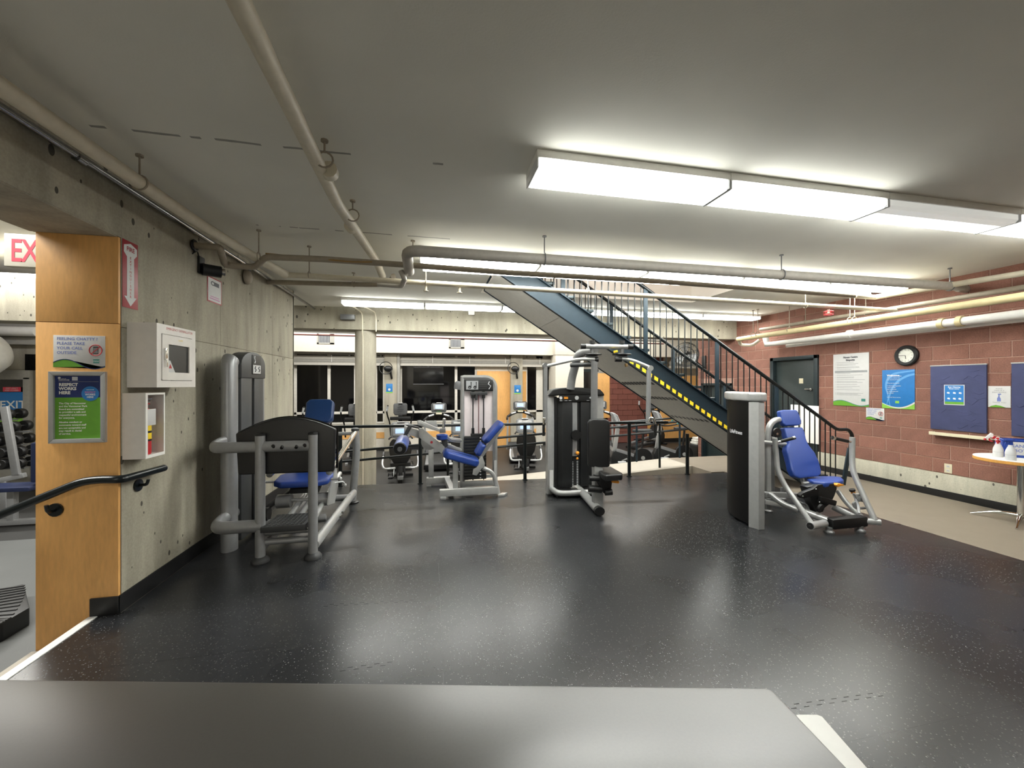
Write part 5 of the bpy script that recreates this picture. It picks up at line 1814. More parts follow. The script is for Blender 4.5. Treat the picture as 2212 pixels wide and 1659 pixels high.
# arms
T.part('press_arm', MB().tube([c7(614, 580, 4.62), c7(632, 760, 4.62), c7(642, 905, 4.58), c7(715, 1055, 4.5), c7(985, 1440, 4.2)], .030, 12, .12, .85), 'silver')
T.part('press_arm', MB().tube([c7(1388, 575, 4.62), c7(1385, 760, 4.62), c7(1388, 890, 4.58), c7(1432, 1010, 4.52), c7(1612, 1400, 4.3)], .030, 12, .12, .85), 'silver')
for a, b, d in (((650, 622), (818, 578), 4.58), ((1368, 620), (1188, 578), 4.58)):
    p, q = c7(*a, d), c7(*b, d - .04)
    T.part('handle', MB().cyl(p.lerp(q, .15), p.lerp(q, .88), .019, 12), 'black', None, 'black foam grip')
    T.part('handle_end', MB().cyl(p, p.lerp(q, .16), .014, 10).cyl(p.lerp(q, .88), q, .022, 12), 'chrome')
p, q = c7(968, 1458, 4.17), c7(1110, 1430, 4.30)
T.part('pivot_tube', MB().cyl(p, q, .040, 16), 'silver')
ax = (q - p).normalized()
T.part('pivot_cap', MB().cyl(p - ax * .004, p, .034, 16).ball(p - ax * .004, .009), 'black')
p, q = c7(1505, 1405, 4.34), c7(1668, 1420, 4.28)
T.part('pivot_tube', MB().cyl(p, q, .033, 14), 'silver')
# foot rest
T.part('foot_rest', MB().bar(c7(1150, 1432, 4.30), c7(1505, 1400, 4.36), .11, .115, .03), 'black')
# base and links
T.part('base_rail', MB().tube([c7(900, 1310, 4.5), c7(1170, 1412, 4.32)], .038, 10).tube([c7(1200, 1270, 4.6), c7(1420, 1375, 4.4)], .035, 10), 'silver')
T.part('base_rail', MB().bar(c7(505, 1140, 4.78), c7(900, 1155, 4.8), .06, .06, .01).bar(c7(515, 1215, 4.72), c7(905, 1290, 4.6), .05, .05, .01), 'silver')
T.part('link_arm', MB().tube([c7(560, 1135, 4.75), c7(700, 1240, 4.62), c7(850, 1300, 4.52)], .030, 10, .1), 'silver')
T.part('link_arm', MB().tube([c7(1245, 1110, 4.72), c7(1330, 1230, 4.6), c7(1500, 1385, 4.42)], .026, 10, .1), 'silver')
T.part('rear_post', MB().tube([c7(548, 1130, 4.86), c7(545, 560, 4.9), c7(560, 460, 4.92), c7(610, 405, 4.94), c7(690, 395, 5.0)], .036, 12, .12), 'silver')
T.part('rear_post', MB().tube([c7(592, 1120, 4.95), c7(590, 570, 4.98)], .026, 10), 'silver_dark')
T.part('cross_bar', MB().cyl(c7(500, 622, 4.84), c7(745, 645, 4.86), .024, 10), 'silver')
T.part('pulley', MB().lathe(c7(628, 528, 4.88), [(.055, 0), (.06, .012), (.055, .024)], 20, (0, -1, .1)), 'black')
T.part('pulley_hub', MB().lathe(c7(636, 540, 4.84), [(.014, 0), (.014, .01)], 12, (0, -1, .1)), 'chrome')
m = MB().prism([c8(x, y, 4.45) for x, y in ((820, 730), (960, 700), (1100, 680), (1320, 668), (1330, 760), (1290, 880), (1230, 1000), (1120, 1090), (1090, 1160), (980, 1160), (900, 990), (870, 900))], (0, .10, 0), .01)
T.part('seat_sector', m, 'shroud')
T.part('seat_clamp', MB().prism([c8(x, y, 4.38) for x, y in ((700, 870), (760, 825), (930, 760), (1000, 700), (1050, 730), (1010, 860), (760, 930), (715, 920))], (0, .05, 0), .008).bar(c8(1020, 930, 4.4), c8(1290, 1000, 4.42), .05, .06, .012).cyl(c8(1020, 1080, 4.38), c8(1060, 1100, 4.36), .05, 14), 'black')
m = MB()
for x, y in ((970, 765), (745, 885), (1030, 985)):
    m.ball(c8(x, y, 4.375), .008, (1, 1, 1), 8)
T.part('clamp_bolts', m, 'chrome')
T.part('seat_post', MB().bar(c8(790, 640, 4.6), c8(880, 1060, 4.6), .06, .06, .008), 'silver')
T.part('seat_lever', MB().prism([c8(x, y, 4.42) for x, y in ((1320, 700), (1345, 670), (1400, 672), (1455, 690), (1450, 705), (1390, 715), (1350, 728))], (0, .05, 0), .005), 'orange', None, 'orange seat lever')
rd = [c8(1590, 785, 4.55), c8(1640, 920, 4.52), c8(1690, 1030, 4.48), c8(1705, 1175, 4.42)]
T.part('range_rod', MB().tube(rd, .013, 8, .05), 'clear_plastic')
T.part('range_knob', MB().cyl(c8(1582, 765, 4.55), c8(1592, 795, 4.55), .03, 12), 'black')
T.part('range_ring', MB().cyl(c8(1592, 796, 4.55), c8(1606, 830, 4.55), .022, 12), 'orange', None, 'orange ring')
T.part('range_plate', MB().prism([c8(x, y, 4.48) for x, y in ((1640, 850), (1730, 845), (1780, 920), (1720, 985), (1690, 940))], (0, .03, 0), .004).prism([c8(x, y, 4.5) for x, y in ((1605, 1010), (1660, 960), (1690, 1080), (1690, 1160), (1640, 1110))], (0, .02, 0), .004), 'silver')
T.part('range_stop', MB().cyl(c8(1720, 1090, 4.45), c8(1840, 1082, 4.42), .014, 8).bar(c8(1700, 920, 4.46), c8(1780, 935, 4.46), .05, .06, .008), 'silver_dark')
for x, y in ((1190, 1505), (1720, 1480)):
    p = onZ(1640 + x / 7.9, 960 + y / 7.9, 0)
    T.part('foot', MB().lathe(p, [(.05, 0), (.05, .015), (.03, .03), (.03, .06)], 16), 'silver_dark')
for u, v in ((1690, 1078), (1660, 1105)):
    p = onZ(u, v, 0)
    T.part('foot', MB().lathe(p, [(.05, 0), (.05, .015), (.025, .03), (.025, .16)], 14), 'silver_dark')
T.part('chain_guard', MB().tube([c8(520, 880, 4.7), c8(700, 990, 4.55), c8(820, 1030, 4.5), c8(860, 1170, 4.45)], .012, 8, .06), 'silver_dark')
# ------------------------------------------------------------------ machines of the lower hall


def make_treadmill():
    t = Thing('treadmill', 'x', 'treadmill')
    t.part('deck', MB().lo((-.38, -1.75, .05), (.38, .2, .17), .02), 'black')
    t.part('belt', MB().lo((-.26, -1.73, .165), (.26, -.1, .178), .003), 'charcoal')
    t.part('motor_cover', MB().prism([(-.4, -.12, .1), (-.4, .35, .1), (-.4, .3, .3), (-.4, .1, .34)], (.8, 0, 0), .03, 3), 'shroud')
    for s in (-1, 1):
        t.part('side_rail', MB().lo((s * .3 - .05, -1.74, .16), (s * .3 + .05, -.1, .19), .008), 'steel')
        t.part('upright', MB().bar((s * .42, .1, .1), (s * .40, .06, 1.15), .06, .1, .015), 'silver')
        t.part('handrail', MB().tube([(s * .14, .02, 1.30), (s * .3, -.08, 1.26), (s * .43, -.2, 1.16), (s * .43, -.45, 1.12)], .03, 10, .1), 'black')
        t.part('pulse_grip', MB().tube([(s * .15, -.04, 1.30), (s * .29, -.12, 1.265)], .024, 8), 'clear_plastic')
    t.part('crossbar', MB().prism([(-.45, .05, 1.08), (-.25, .05, 1.2), (-.1, .05, 1.26), (.1, .05, 1.26), (.25, .05, 1.2), (.45, .05, 1.08), (.43, .05, 1.18), (.24, .05, 1.3), (.1, .05, 1.35), (-.1, .05, 1.35), (-.24, .05, 1.3), (-.43, .05, 1.18)], (0, .07, 0), .012), 'black')
    c = t.part('console', MB().prism([(-.2, 0, 1.37), (.2, 0, 1.37), (.225, .02, 1.42), (.225, .07, 1.6), (.19, .08, 1.64), (-.19, .08, 1.64), (-.225, .07, 1.6), (-.225, .02, 1.42)], (0, .06, -.01), .02, 3), 'charcoal')
    t.part('console_face', MB().prism([(-.15, .012, 1.44), (.15, .012, 1.44), (.165, .062, 1.605), (-.165, .062, 1.605)], (0, -.02, .004), .004), 'steel', c)
    t.part('screen', MB().prism([(-.10, -.006, 1.475), (.10, -.006, 1.475), (.10, .028, 1.58), (-.10, .028, 1.58)], (0, -.008, .002)), 'screen', c)
    t.part('console_lip', MB().box((0, .05, 1.645), (.14, .05, .016), .005), 'paper', c)
    t.part('key_strip', MB().box((0, -.012, 1.395), (.13, .03, .014), .004), 'green_tag', c)
    t.part('cup_block', MB().box((0, -.01, 1.33), (.17, .07, .05), .012), 'outlet')
    return t


def make_bike():
    """recumbent exercise bike, rider faces +y"""
    t = Thing('recumbent_bike', 'x', 'exercise bike')
    t.part('rear_stabiliser', MB().lo((-.3, -.72, .02), (.3, -.62, .09), .02), 'black')
    t.part('wheel_cap', MB().lo((-.1, -.725, .03), (-.02, -.7, .08), .004), 'paper')
    t.part('front_stabiliser', MB().lo((-.28, .62, .02), (.28, .72, .09), .02), 'black')
    t.part('main_beam', MB().bar((0, -.68, .1), (0, .66, .12), .1, .1, .02), 'black')
    t.part('seat_rail', MB().bar((0, -.75, .3), (0, .1, .2), .12, .07, .01), 'silver_dark')
    t.part('seat_strut', MB().bar((0, -.55, .1), (0, -.5, .5), .09, .12, .01), 'black')
    t.part('seat', MB().box((0, -.3, .52), (.42, .36, .09), .035), 'black_pad')
    bp = [(-.14, .56), (.14, .56), (.2, .68), (.225, .85), (.21, 1.0), (.15, 1.08), (-.15, 1.08), (-.21, 1.0), (-.225, .85), (-.2, .68)]
    t.part('seat_back', MB().prism([(x, -.52 - (z - .56) * .22, z) for x, z in bp], (0, .07, 0), .025, 3), 'black_pad')
    t.part('seat_badge', MB().tube([(-.07, -.645, .83), (0, -.655, .85), (.07, -.645, .83)], .008, 6), 'silver_dark')
    for s in (-1, 1):
        t.part('side_handle', MB().tube([(s * .1, -.5, .46), (s * .33, -.52, .45), (s * .37, -.35, .52), (s * .36, -.1, .66)], .022, 8, .08), 'silver')
        t.part('handle_grip', MB().cyl((s * .36, -.12, .655), (s * .355, -.02, .71), .03, 10), 'black')
        t.part('crank', MB().bar((s * .14, .38, .36), (s * .16, .3 + .1 * s, .22 + .1 * s), .02, .035, .004), 'silver')
        t.part('pedal', MB().box((s * .22, .3 + .1 * s, .22 + .1 * s), (.1, .22, .04), .01), 'charcoal')
        t.part('pedal_strap', MB().tube([(s * .17, .3 + .1 * s, .24 + .1 * s), (s * .18, .3 + .1 * s, .31 + .1 * s), (s * .26, .3 + .1 * s, .31 + .1 * s), (s * .27, .3 + .1 * s, .24 + .1 * s)], .01, 6), 'black')
    hs = [(.12, .1), (.66, .1), (.72, .3), (.6, .58), (.44, .62), (.2, .46)]
    t.part('drive_housing', MB().prism([(-.1, y, z) for y, z in hs], (.2, 0, 0), .03, 3), 'shroud')
    t.part('mast', MB().bar((0, .58, .5), (0, .42, 1.1), .1, .06, .015), 'black')
    t.part('handlebar', MB().tube([(-.25, .15, .98), (-.22, .35, 1.0), (.22, .35, 1.0), (.25, .15, .98)], .018, 8, .06), 'black')
    c = t.part('console', MB().prism([(-.2, .3, .98), (.2, .3, .98), (.225, .33, 1.05), (.225, .4, 1.28), (.18, .42, 1.33), (-.18, .42, 1.33), (-.225, .4, 1.28), (-.225, .33, 1.05)], (0, .06, -.01), .02, 3), 'silver_dark')
    t.part('console_face', MB().prism([(-.17, .31, 1.03), (.17, .31, 1.03), (.175, .387, 1.28), (-.175, .387, 1.28)], (0, -.02, .004), .004), 'steel', c)
    t.part('screen', MB().prism([(-.12, .305, 1.08), (.12, .305, 1.08), (.12, .336, 1.18), (-.12, .336, 1.18)], (0, -.01, .002)), 'screen', c)
    t.part('console_lip', MB().box((0, .39, 1.33), (.16, .05, .02), .006), 'paper', c)
    t.part('white_bar', MB().prism([(-.16, .362, 1.25), (.16, .362, 1.25), (.16, .375, 1.29), (-.16, .375, 1.29)], (0, -.012, .002)), 'paper', c)
    return t


def make_elliptical():
    t = Thing('elliptical_trainer', 'x', 'elliptical')
    t.part('base', MB().lo((-.3, -.95, .02), (.3, -.85, .1), .02), 'black')
    t.part('base', MB().lo((-.28, .75, .02), (.28, .85, .1), .02), 'black')
    t.part('frame_beam', MB().bar((0, -.9, .1), (0, .8, .1), .1, .08, .02), 'charcoal')
    hs = [(.3, .08), (.85, .08), (.9, .35), (.75, .65), (.5, .72), (.3, .5)]
    t.part('flywheel_housing', MB().prism([(-.16, y, z) for y, z in hs], (.32, 0, 0), .03, 3), 'shroud')
    t.part('mast', MB().bar((0, .6, .6), (0, .3, 1.3), .12, .08, .02), 'black')
    for s in (-1, 1):
        t.part('arm', MB().tube([(s * .26, .35, .75), (s * .29, .25, 1.15), (s * .33, .08, 1.3), (s * .36, .0, 1.45), (s * .32, -.04, 1.62)], .02, 8, .08), 'black')
        t.part('arm_grip', MB().cyl((s * .355, .0, 1.46), (s * .325, -.035, 1.6), .026, 8), 'clear_plastic')
        t.part('foot_beam', MB().bar((s * .18, .45, .3), (s * .18, -.75, .2), .06, .06, .01), 'steel')
        t.part('pedal', MB().lo((s * .18 - .09, -.5, .24), (s * .18 + .09, -.1, .29), .015), 'black')
    t.part('tray', MB().box((0, .24, 1.24), (.56, .16, .09), .02), 'black')
    c = t.part('console', MB().prism([(-.15, .2, 1.34), (.15, .2, 1.34), (.19, .23, 1.4), (.19, .3, 1.62), (.16, .32, 1.66), (-.16, .32, 1.66), (-.19, .3, 1.62), (-.19, .23, 1.4)], (0, .07, -.02), .02, 3), 'charcoal')
    m = MB()
    for k in range(4):
        y = .21 + .022 * k
        m.box((0, y - .012, 1.42 + .06 * k), (.2 - .02 * k, .01, .022))
    t.part('key_panel', m, 'shroud_grey', c)
    t.part('console_lip', MB().box((0, .31, 1.665), (.12, .05, .016), .005), 'paper', c)
    t.part('neck', MB().box((0, .25, 1.31), (.12, .1, .1), .02), 'shroud')
    return t


def make_upright():
    """upright bike seen from the side, rider faces -x"""
    t = Thing('upright_bike', 'x', 'exercise bike')
    t.part('base', MB().lo((-.5, -.26, .02), (-.42, .26, .09), .02), 'black')
    t.part('base', MB().lo((.45, -.26, .02), (.53, .26, .09), .02), 'black')
    t.part('base_beam', MB().bar((-.46, 0, .1), (.5, 0, .1), .1, .08, .015), 'black')
    hs = [(-.5, .05), (.1, .05), (.14, .3), (.02, .42), (-.32, .52), (-.46, .46), (-.52, .3)]
    t.part('housing', MB().prism([(x, -.1, z) for x, z in hs], (0, .2, 0), .03, 3), 'shroud')
    t.part('housing_trim', MB().bar((-.38, -.102, .5), (.06, -.102, .36), .01, .08, .003), 'steel')
    t.part('front_post', MB().bar((-.42, 0, .42), (-.33, 0, 1.05), .08, .1, .015, (1, 0, 0)), 'silver')
    t.part('flywheel', MB().lathe((.3, -.07, .29), [(.24, 0), (.25, .02), (.25, .12), (.24, .14)], 24, (0, 1, 0)), 'black')
    t.part('flywheel_hub', MB().lathe((.3, -.075, .29), [(.05, 0), (.05, .01)], 16, (0, -1, 0)), 'silver')
    t.part('saddle_post', MB().cyl((.28, 0, .4), (.33, 0, .93), .03, 10), 'black')
    t.part('saddle', MB().prism([(.05, -.05, .95), (.3, -.12, .95), (.52, -.13, .96), (.52, .13, .96), (.3, .12, .95), (.05, .05, .95)], (0, 0, .07), .025, 3), 'charcoal')
    for s in (-1, 1):
        t.part('crank', MB().bar((-.12, s * .13, .28), (-.12 + .14 * s, s * .14, .22), .02, .035, .004), 'silver')
        t.part('pedal', MB().box((-.12 + .14 * s, s * .19, .2), (.2, .09, .035), .008), 'clear_plastic')
        t.part('handlebar', MB().tube([(-.3, s * .05, 1.06), (-.15, s * .22, 1.08), (.05, s * .24, 1.12), (.1, s * .22, 1.2)], .018, 8, .06), 'black')
        t.part('grip', MB().cyl((.05, s * .24, 1.12), (.1, s * .22, 1.2), .026, 8), 'poster_teal', None, 'teal grip')
    c = t.part('console', MB().prism([(-.36, -.2, 1.1), (-.28, -.2, 1.1), (-.42, -.17, 1.45), (-.5, -.17, 1.45)], (0, .38, 0), .02, 3), 'ink_grey')
    t.part('screen', MB().prism([(-.272, -.12, 1.16), (-.272, .12, 1.16), (-.372, .12, 1.4), (-.372, -.12, 1.4)], (.012, 0, .004)), 'paper', c)
    return t


def low(u, v):
    p = onZ(u, v, LOW)
    return p


# treadmills, consoles towards the camera
specs = [(948, 11.9, 'treadmill with a lit screen beyond the knob of the leg curl machine'),
         (1124, 12.4, 'treadmill with a lit screen before the pale pillar between maple panel and narrow window'),
         (1296, 12.3, 'treadmill half hidden by the black weight tower under the stair')]
proto = None
for i, (u, Y, lab) in enumerate(specs):
    p = onY(u, 830, Y)
    ang = math.atan2(-p.x, p.y) * .8
    if proto is None:
        proto = make_treadmill()
        proto.o['label'] = lab[0].upper() + lab[1:]
        proto.o['group'] = 'treadmills in the lower hall'
        proto.o.location = (p.x, Y, LOW)
        proto.o.rotation_euler = (0, 0, ang)
    else:
        copy_tree(proto.o, (p.x, Y, LOW), ang, lab[0].upper() + lab[1:])
specs = [(868, 9.05, 'Recumbent bike with a blue lit screen behind the blue roller pad'),
         (993, 9.25, 'Recumbent bike mostly hidden behind the open weight tower'),
         (1128, 9.35, 'Recumbent bike showing its black seat back beside the black weight tower')]
proto = None
for u, Y, lab in specs:
    p = onY(u, 830, Y + .35)
    ang = math.atan2(-p.x, p.y) * .9
    if proto is None:
        proto = make_bike()
        proto.o['label'] = lab
        proto.o['group'] = 'recumbent bikes in the lower hall'
        proto.o.location = (p.x, Y, LOW)
        proto.o.rotation_euler = (0, 0, ang)
    else:
        copy_tree(proto.o, (p.x, Y, LOW), ang, lab)
specs = [(693, 11.0, 'Elliptical trainer whose console shows above the blue headrest'),
         (771, 11.2, 'Elliptical trainer half hidden by the round concrete column'),
         (866, 11.3, 'Elliptical trainer with raised arms before the pillar with the blue notice'),
         (1392, 12.7, 'Elliptical trainer with tall silver arms under the stair by the dark brick pier')]
proto = None
for u, Y, lab in specs:
    p = onY(u, 830, Y + .25)
    ang = math.atan2(-p.x, p.y) * .8
    if u > 1300:
        ang = R(-60)
    if proto is None:
        proto = make_elliptical()
        proto.o['label'] = lab
        proto.o['group'] = 'elliptical trainers in the lower hall'
        proto.o.location = (p.x, Y, LOW)
        proto.o.rotation_euler = (0, 0, ang)
    else:
        copy_tree(proto.o, (p.x, Y, LOW), ang, lab)
specs = [(1362, 1012, 'Upright exercise bike with a bright console behind the guard rail'),
         (1452, 1003, 'Upright exercise bike partly hidden by the sloping underside of the stair')]
proto = None
for u, v, lab in specs:
    p = low(u, v)
    if proto is None:
        proto = make_upright()
        proto.o['label'] = lab
        proto.o['group'] = 'upright bikes in the lower hall'
        proto.o.location = p
        proto.o.rotation_euler = (0, 0, R(-14))
    else:
        copy_tree(proto.o, p, R(-14), lab)
# stepper base, stool with towels
p = low(1402, 983)
t = Thing('balance_dome', 'grey half dome trainer on the dark floor behind the bikes', 'gym trainer', p)
t.part('base_ring', MB().lathe(p, [(.34, 0), (.36, .03), (.34, .07)], 28), 'black')
t.part('dome', MB().lathe(p + V((0, 0, .07)), [(.32, 0), (.30, .06), (.22, .12), (.1, .15), (.02, .155)], 28), 'charcoal')
p = low(1511, 1000)
t = Thing('towel_stand', 'small dark stand piled with folded white towels by the stair underside', 'stand', p)
t.part('top', MB().box(p + V((0, 0, .5)), (.42, .38, .05), .01), 'charcoal')
for sx in (-1, 1):
    t.part('leg_panel', MB().box(p + V((sx * .17, 0, .24)), (.05, .34, .48), .006), 'shroud')
t.part('shelf', MB().box(p + V((0, 0, .22)), (.3, .32, .03), .004), 'charcoal')
for k in range(3):
    solo('folded_towel', ['lowest folded white towel on the dark stand', 'middle folded white towel on the dark stand', 'topmost folded white towel on the dark stand'][k], 'towel', MB().box(p + V((.01 * k, .01, .5565 + .0625 * k)), (.36 - .04 * k, .3, .06), .022), 'towel', 'towels on the stand')

# television, wall speakers, notices on the pillars
y = FW - .35
a, b = onY(893, 830, y), onY(958, 830, y)
t = Thing('television', 'black flat television hung before the dark window', 'television', ((a.x + b.x) / 2, y, 1.6))
t.part('screen', MB().lo((a.x, y, 1.6), (b.x, y + .05, 2.16), .008), 'black_gloss')
t.part('bezel', MB().lo((a.x - .01, y - .004, 1.585), (b.x + .01, y + .01, 1.605), .003), 'silver_dark')
t.part('mount', MB().lo(((a.x + b.x) / 2 - .04, y + .05, 1.9), ((a.x + b.x) / 2 + .04, y + .34, 2.19)), 'black')
for i, (u, lab) in enumerate(((838, 'black wall fan above the notice on the pillar behind the round column'), (1110, 'black wall fan above the notice on the pillar by the maple panel'))):
    q = onY(u, 802, FW - .32)
    t = Thing('wall_fan', lab, 'fan', q - V((0, 0, .15)))
    t.part('bracket', MB().bar(q + V((.12, -.0, -.25)), q + V((.08, -.05, .05)), .05, .05, .01), 'black')
    t.part('motor', MB().ball(q + V((.02, -.1, .08)), .13, (1.1, .8, .8)), 'shroud')
    t.part('cage', MB().ring(q + V((-.05, -.18, .1)), .2, .012, Matrix.Rotation(R(80), 3, 'X'), 20, 5), 'black')
for u, v0, v1, lab in ((841, 829, 849, 'small blue notice on the pillar behind the round column'), (1118, 832, 851, 'small blue notice on the pillar beside the maple panel')):
    yy = FW - .303
    a, b = onY(u - 7, v1, yy), onY(u + 7, v0, yy)
    t = sign('pillar_notice', lab, 'notice', a, b.x - a.x, b.z - a.z, *ON_WOOD, 'poster_blue', .003)
    w, h = b.x - a.x, b.z - a.z
    t.part('hand_icon', flat(disc(w * .5, h * .38, w * .2, 12), .0006), 'paper', local=True)
    t.part('green_foot', flat(rect(0, 0, w, h * .12), .0006), 'poster_lime', local=True)
    t.words([('PLEASE', w * .5, h * .8, h * .11, 'CENTER'), ('WASH', w * .5, h * .65, h * .1, 'CENTER')], 'poster_sky', z=.001)

# big wall fan by the block wall
c = onX(1482, 766, RX - .75)
t = Thing('wall_fan', 'black caged fan on a long arm by the block wall corner', 'fan', c - V((0, 0, .3)))
dr_ = V((-.75, -.65, -.05)).normalized()
M3 = V((0, 0, 1)).rotation_difference(dr_).to_matrix()
m = MB()
for q, rr in ((0, .31), (.06, .30), (.06, .2), (.07, .1), (-.08, .28), (-.1, .18)):
    m.ring(c + dr_ * q, rr, .006, M3, 26, 4)
for k in range(14):
    a = 2 * math.pi * k / 14
    v_ = M3 @ V((math.cos(a), math.sin(a), 0))
    m.tube([c + dr_ * .08 + v_ * .04, c + dr_ * .06 + v_ * .2, c + v_ * .31, c - dr_ * .08 + v_ * .26, c - dr_ * .12 + v_ * .08], .004, 4)
t.part('cage', m, 'shroud_grey')
for k in range(3):
    a = 2 * math.pi * k / 3 + .4
    v1 = M3 @ V((math.cos(a), math.sin(a), 0))
    v2 = M3 @ V((math.cos(a + .9), math.sin(a + .9), 0))
    t.part('blade', MB().prism([c + v1 * .05, c + v1 * .27, c + (v1 + v2) * .16 + dr_ * .02, c + v2 * .26 + dr_ * .04, c + v2 * .05 + dr_ * .02], dr_ * .004), 'clear_plastic')
t.part('motor', MB().cyl(c - dr_ * .06, c - dr_ * .26, .085, 16), 'black')
w_ = onX(1522, 790, RX)
t.part('arm', MB().tube([c - dr_ * .2, c - dr_ * .3 + V((0, 0, -.05)), w_ + V((-.05, 0, -.05))], .03, 8, .1), 'black')
t.part('wall_plate', MB().box(w_ + V((-.02, 0, .08)), (.03, .14, .36), .006), 'charcoal')
t.part('cord', MB().tube([w_ + V((-.03, 0, -.05)), w_ + V((-.06, -.1, -.16)), w_ + V((-.05, -.14, -.26)), w_ + V((-.04, -.2, -.3))], .012, 6, .05), 'black')

# ------------------------------------------------------------------ weight room seen past the maple panel
YWR = 10.2
wr2 = struct('wall_weight_room', MB().lo((-12, YWR, LOW), (-4.4, YWR + .2, .9)).lo((-12, YWR, 1.9), (-4.4, YWR + .2, HI)).lo((-7.65, YWR, .9), (-4.4, YWR + .2, 1.9)), 'concrete_light')


def wx(u, Y=YWR):
    return onY(u, 830, Y).x


k = onY(40, 830, YWR)
dd = math.hypot(k.x, k.y)


def wz_(v, Y=YWR, u=40):
    return onY(u, v, Y).z


m = MB()
m.lo((-12, YWR - .12, wz_(708)), (wx(100), YWR - .02, wz_(680)), .01).lo((-12, YWR - .12, wz_(745)), (wx(100), YWR - .02, wz_(729)), .01)
struct('trim_13', m, 'frame_grey')
struct('trim_14', MB().lo((-12, YWR - .5, wz_(680)), (wx(100), YWR - .02, wz_(630))), 'concrete_light')
fr = struct('window_5', MB().lo((-12, YWR - .1, wz_(820)), (wx(74), YWR - .02, wz_(800)), .01).lo((wx(59), YWR - .1, LOW), (wx(74), YWR - .02, wz_(815)), .01).lo((-12, YWR - .08, LOW), (wx(60), YWR - .02, LOW + .5)), 'frame_grey')
struct('pane', MB().lo((-12, YWR - .04, LOW + .5), (wx(60), YWR - .03, wz_(820))), 'glass_dark', fr)
struct('pane', MB().lo((wx(58), YWR - .04, wz_(800)), (wx(90), YWR - .03, wz_(765))), 'glass_dark', fr)
m = MB().cyl((-11.8, YWR - .75, wz_(770)), (wx(48), YWR - .75, wz_(768)), .44, 28)
t = Thing('air_duct', 'fat white air duct across the weight room windows', 'duct', (wx(10), YWR - .75, wz_(800)))
t.part('duct', m, 'white')
t.part('duct_end', MB().lathe((wx(48), YWR - .75, wz_(768)), [(.44, 0), (.36, .18), (.2, .3)], 28, (1, 0, .25)), 'white')
for k in range(4):
    t.part('duct_seam', MB().ring((wx(6 + 11 * k), YWR - .75, wz_(769)), .44, .008, Matrix.Rotation(R(90), 3, 'Y'), 30, 4), 'ink_grey')
pipe('white pipe between the grey beams of the weight room', [(-12, YWR - .2, wz_(718)), (wx(100), YWR - .2, wz_(718))], .1, 'white')
y = 8.6
t = Thing('ceiling_light', 'large bright light box in the weight room behind the exit sign', 'ceiling light', (wx(40, y), y, wz_(628, y)))
t.part('housing', MB().lo((-11, y, wz_(600, y)), (wx(95, y), y + .3, wz_(590, y))), 'white')
t.part('lens', MB().lo((-11, y - .02, wz_(629, y)), (wx(95, y), y + .28, wz_(600, y)), .01), 'screen_white')
# exit sign on the back of the wall
Ye = 3.72
a, b = onY(8, 574, Ye), onY(60, 506, Ye)
t = Thing('exit_sign', 'beige exit sign with red letters, half hidden by the maple panel', 'exit sign', M=plane_frame(a, *ON_WOOD))
w, h = -2.61 - a.x, b.z - a.z
t.part('box', MB().lo((0, 0, -.07), (w, h, 0), .006), 'sign_beige', local=True)
for ch, u in (('E', 35), ('X', 65), ('I', 88), ('T', 111)):
    lx = (onY(u, 540, Ye).x - a.x)
    lo_ = t.words([(ch, 0, 0, h * .68, 'CENTER')], 'exit_red', 'letter', grow=.02)
    lo_.matrix_local = Matrix.Translation((lx, h * .16, 0)) @ Matrix.Diagonal((.62, 1, 1, 1))
t.part('mount', MB().lo((w * .6, h, -.06), (w, h + .06, -.02)), 'outlet', local=True)
# poster and label on the glass
y = YWR - .06
a, b = onY(-35, 912, y), onY(51, 847, y)
t = sign('exit_poster', 'blue and green exit poster on the weight room glass', 'poster', a, b.x - a.x, b.z - a.z, *ON_WOOD, 'poster_blue', .004)
w, h = b.x - a.x, b.z - a.z
t.part('green_foot', flat(rect(0, 0, w, h * .14), .0006), 'poster_lime', local=True)
t.words([('EXIT', w * .73, h * .46, h * .25, 'CENTER')], 'white', z=.002, grow=.02)
a, b = onY(6, 846, y), onY(45, 836, y)
t = sign('door_label', 'small red exit only label above the blue poster', 'label', a, b.x - a.x, b.z - a.z, *ON_WOOD, 'exit_red', .004)
w, h = b.x - a.x, b.z - a.z
t.words([('EXIT ONLY', w * .5, h * .56, h * .3, 'CENTER'), ('KEEP CLOSED', w * .5, h * .12, h * .28, 'CENTER')], 'paper')
# dumbbell rack
y = 8.7
t = Thing('dumbbell_rack', 'grey steel dumbbell rack before the weight room window', 'rack', (wx(20, y), y, LOW))


def g3(u, v, Y=8.7):
    return onY(u, v, Y)


t.part('rack_post', MB().bar(g3(10, 878, 8.3), g3(36, 1026, 8.3), .1, .06, .01, (0, 1, 0)), 'steel')
t.part('rack_post', MB().bar(g3(-150, 890, 8.3), g3(-135, 1030, 8.3), .1, .06, .01, (0, 1, 0)), 'steel')
t.part('rack_foot', MB().bar(g3(-40, 1046, 8.25), g3(54, 1026, 8.35), .1, .08, .01), 'steel')
t.part('rack_leg', MB().bar(g3(10, 1036, 8.3), V((g3(10, 1036, 8.3).x, 8.3, LOW)), .1, .08, .01).bar(g3(-40, 1036, 8.3), V((g3(-40, 1036, 8.3).x, 8.3, LOW)), .1, .08, .01), 'steel')
for v, ue in ((894, 34), (920, 66), (948, 52), (973, 60), (998, 58)):
    q = g3(ue, v, 8.55) - V((0, 0, .10))
    t.part('rack_shelf', MB().bar(V((g3(-160, v).x, q.y, q.z)), q, .1, .02, .004), 'silver_dark')
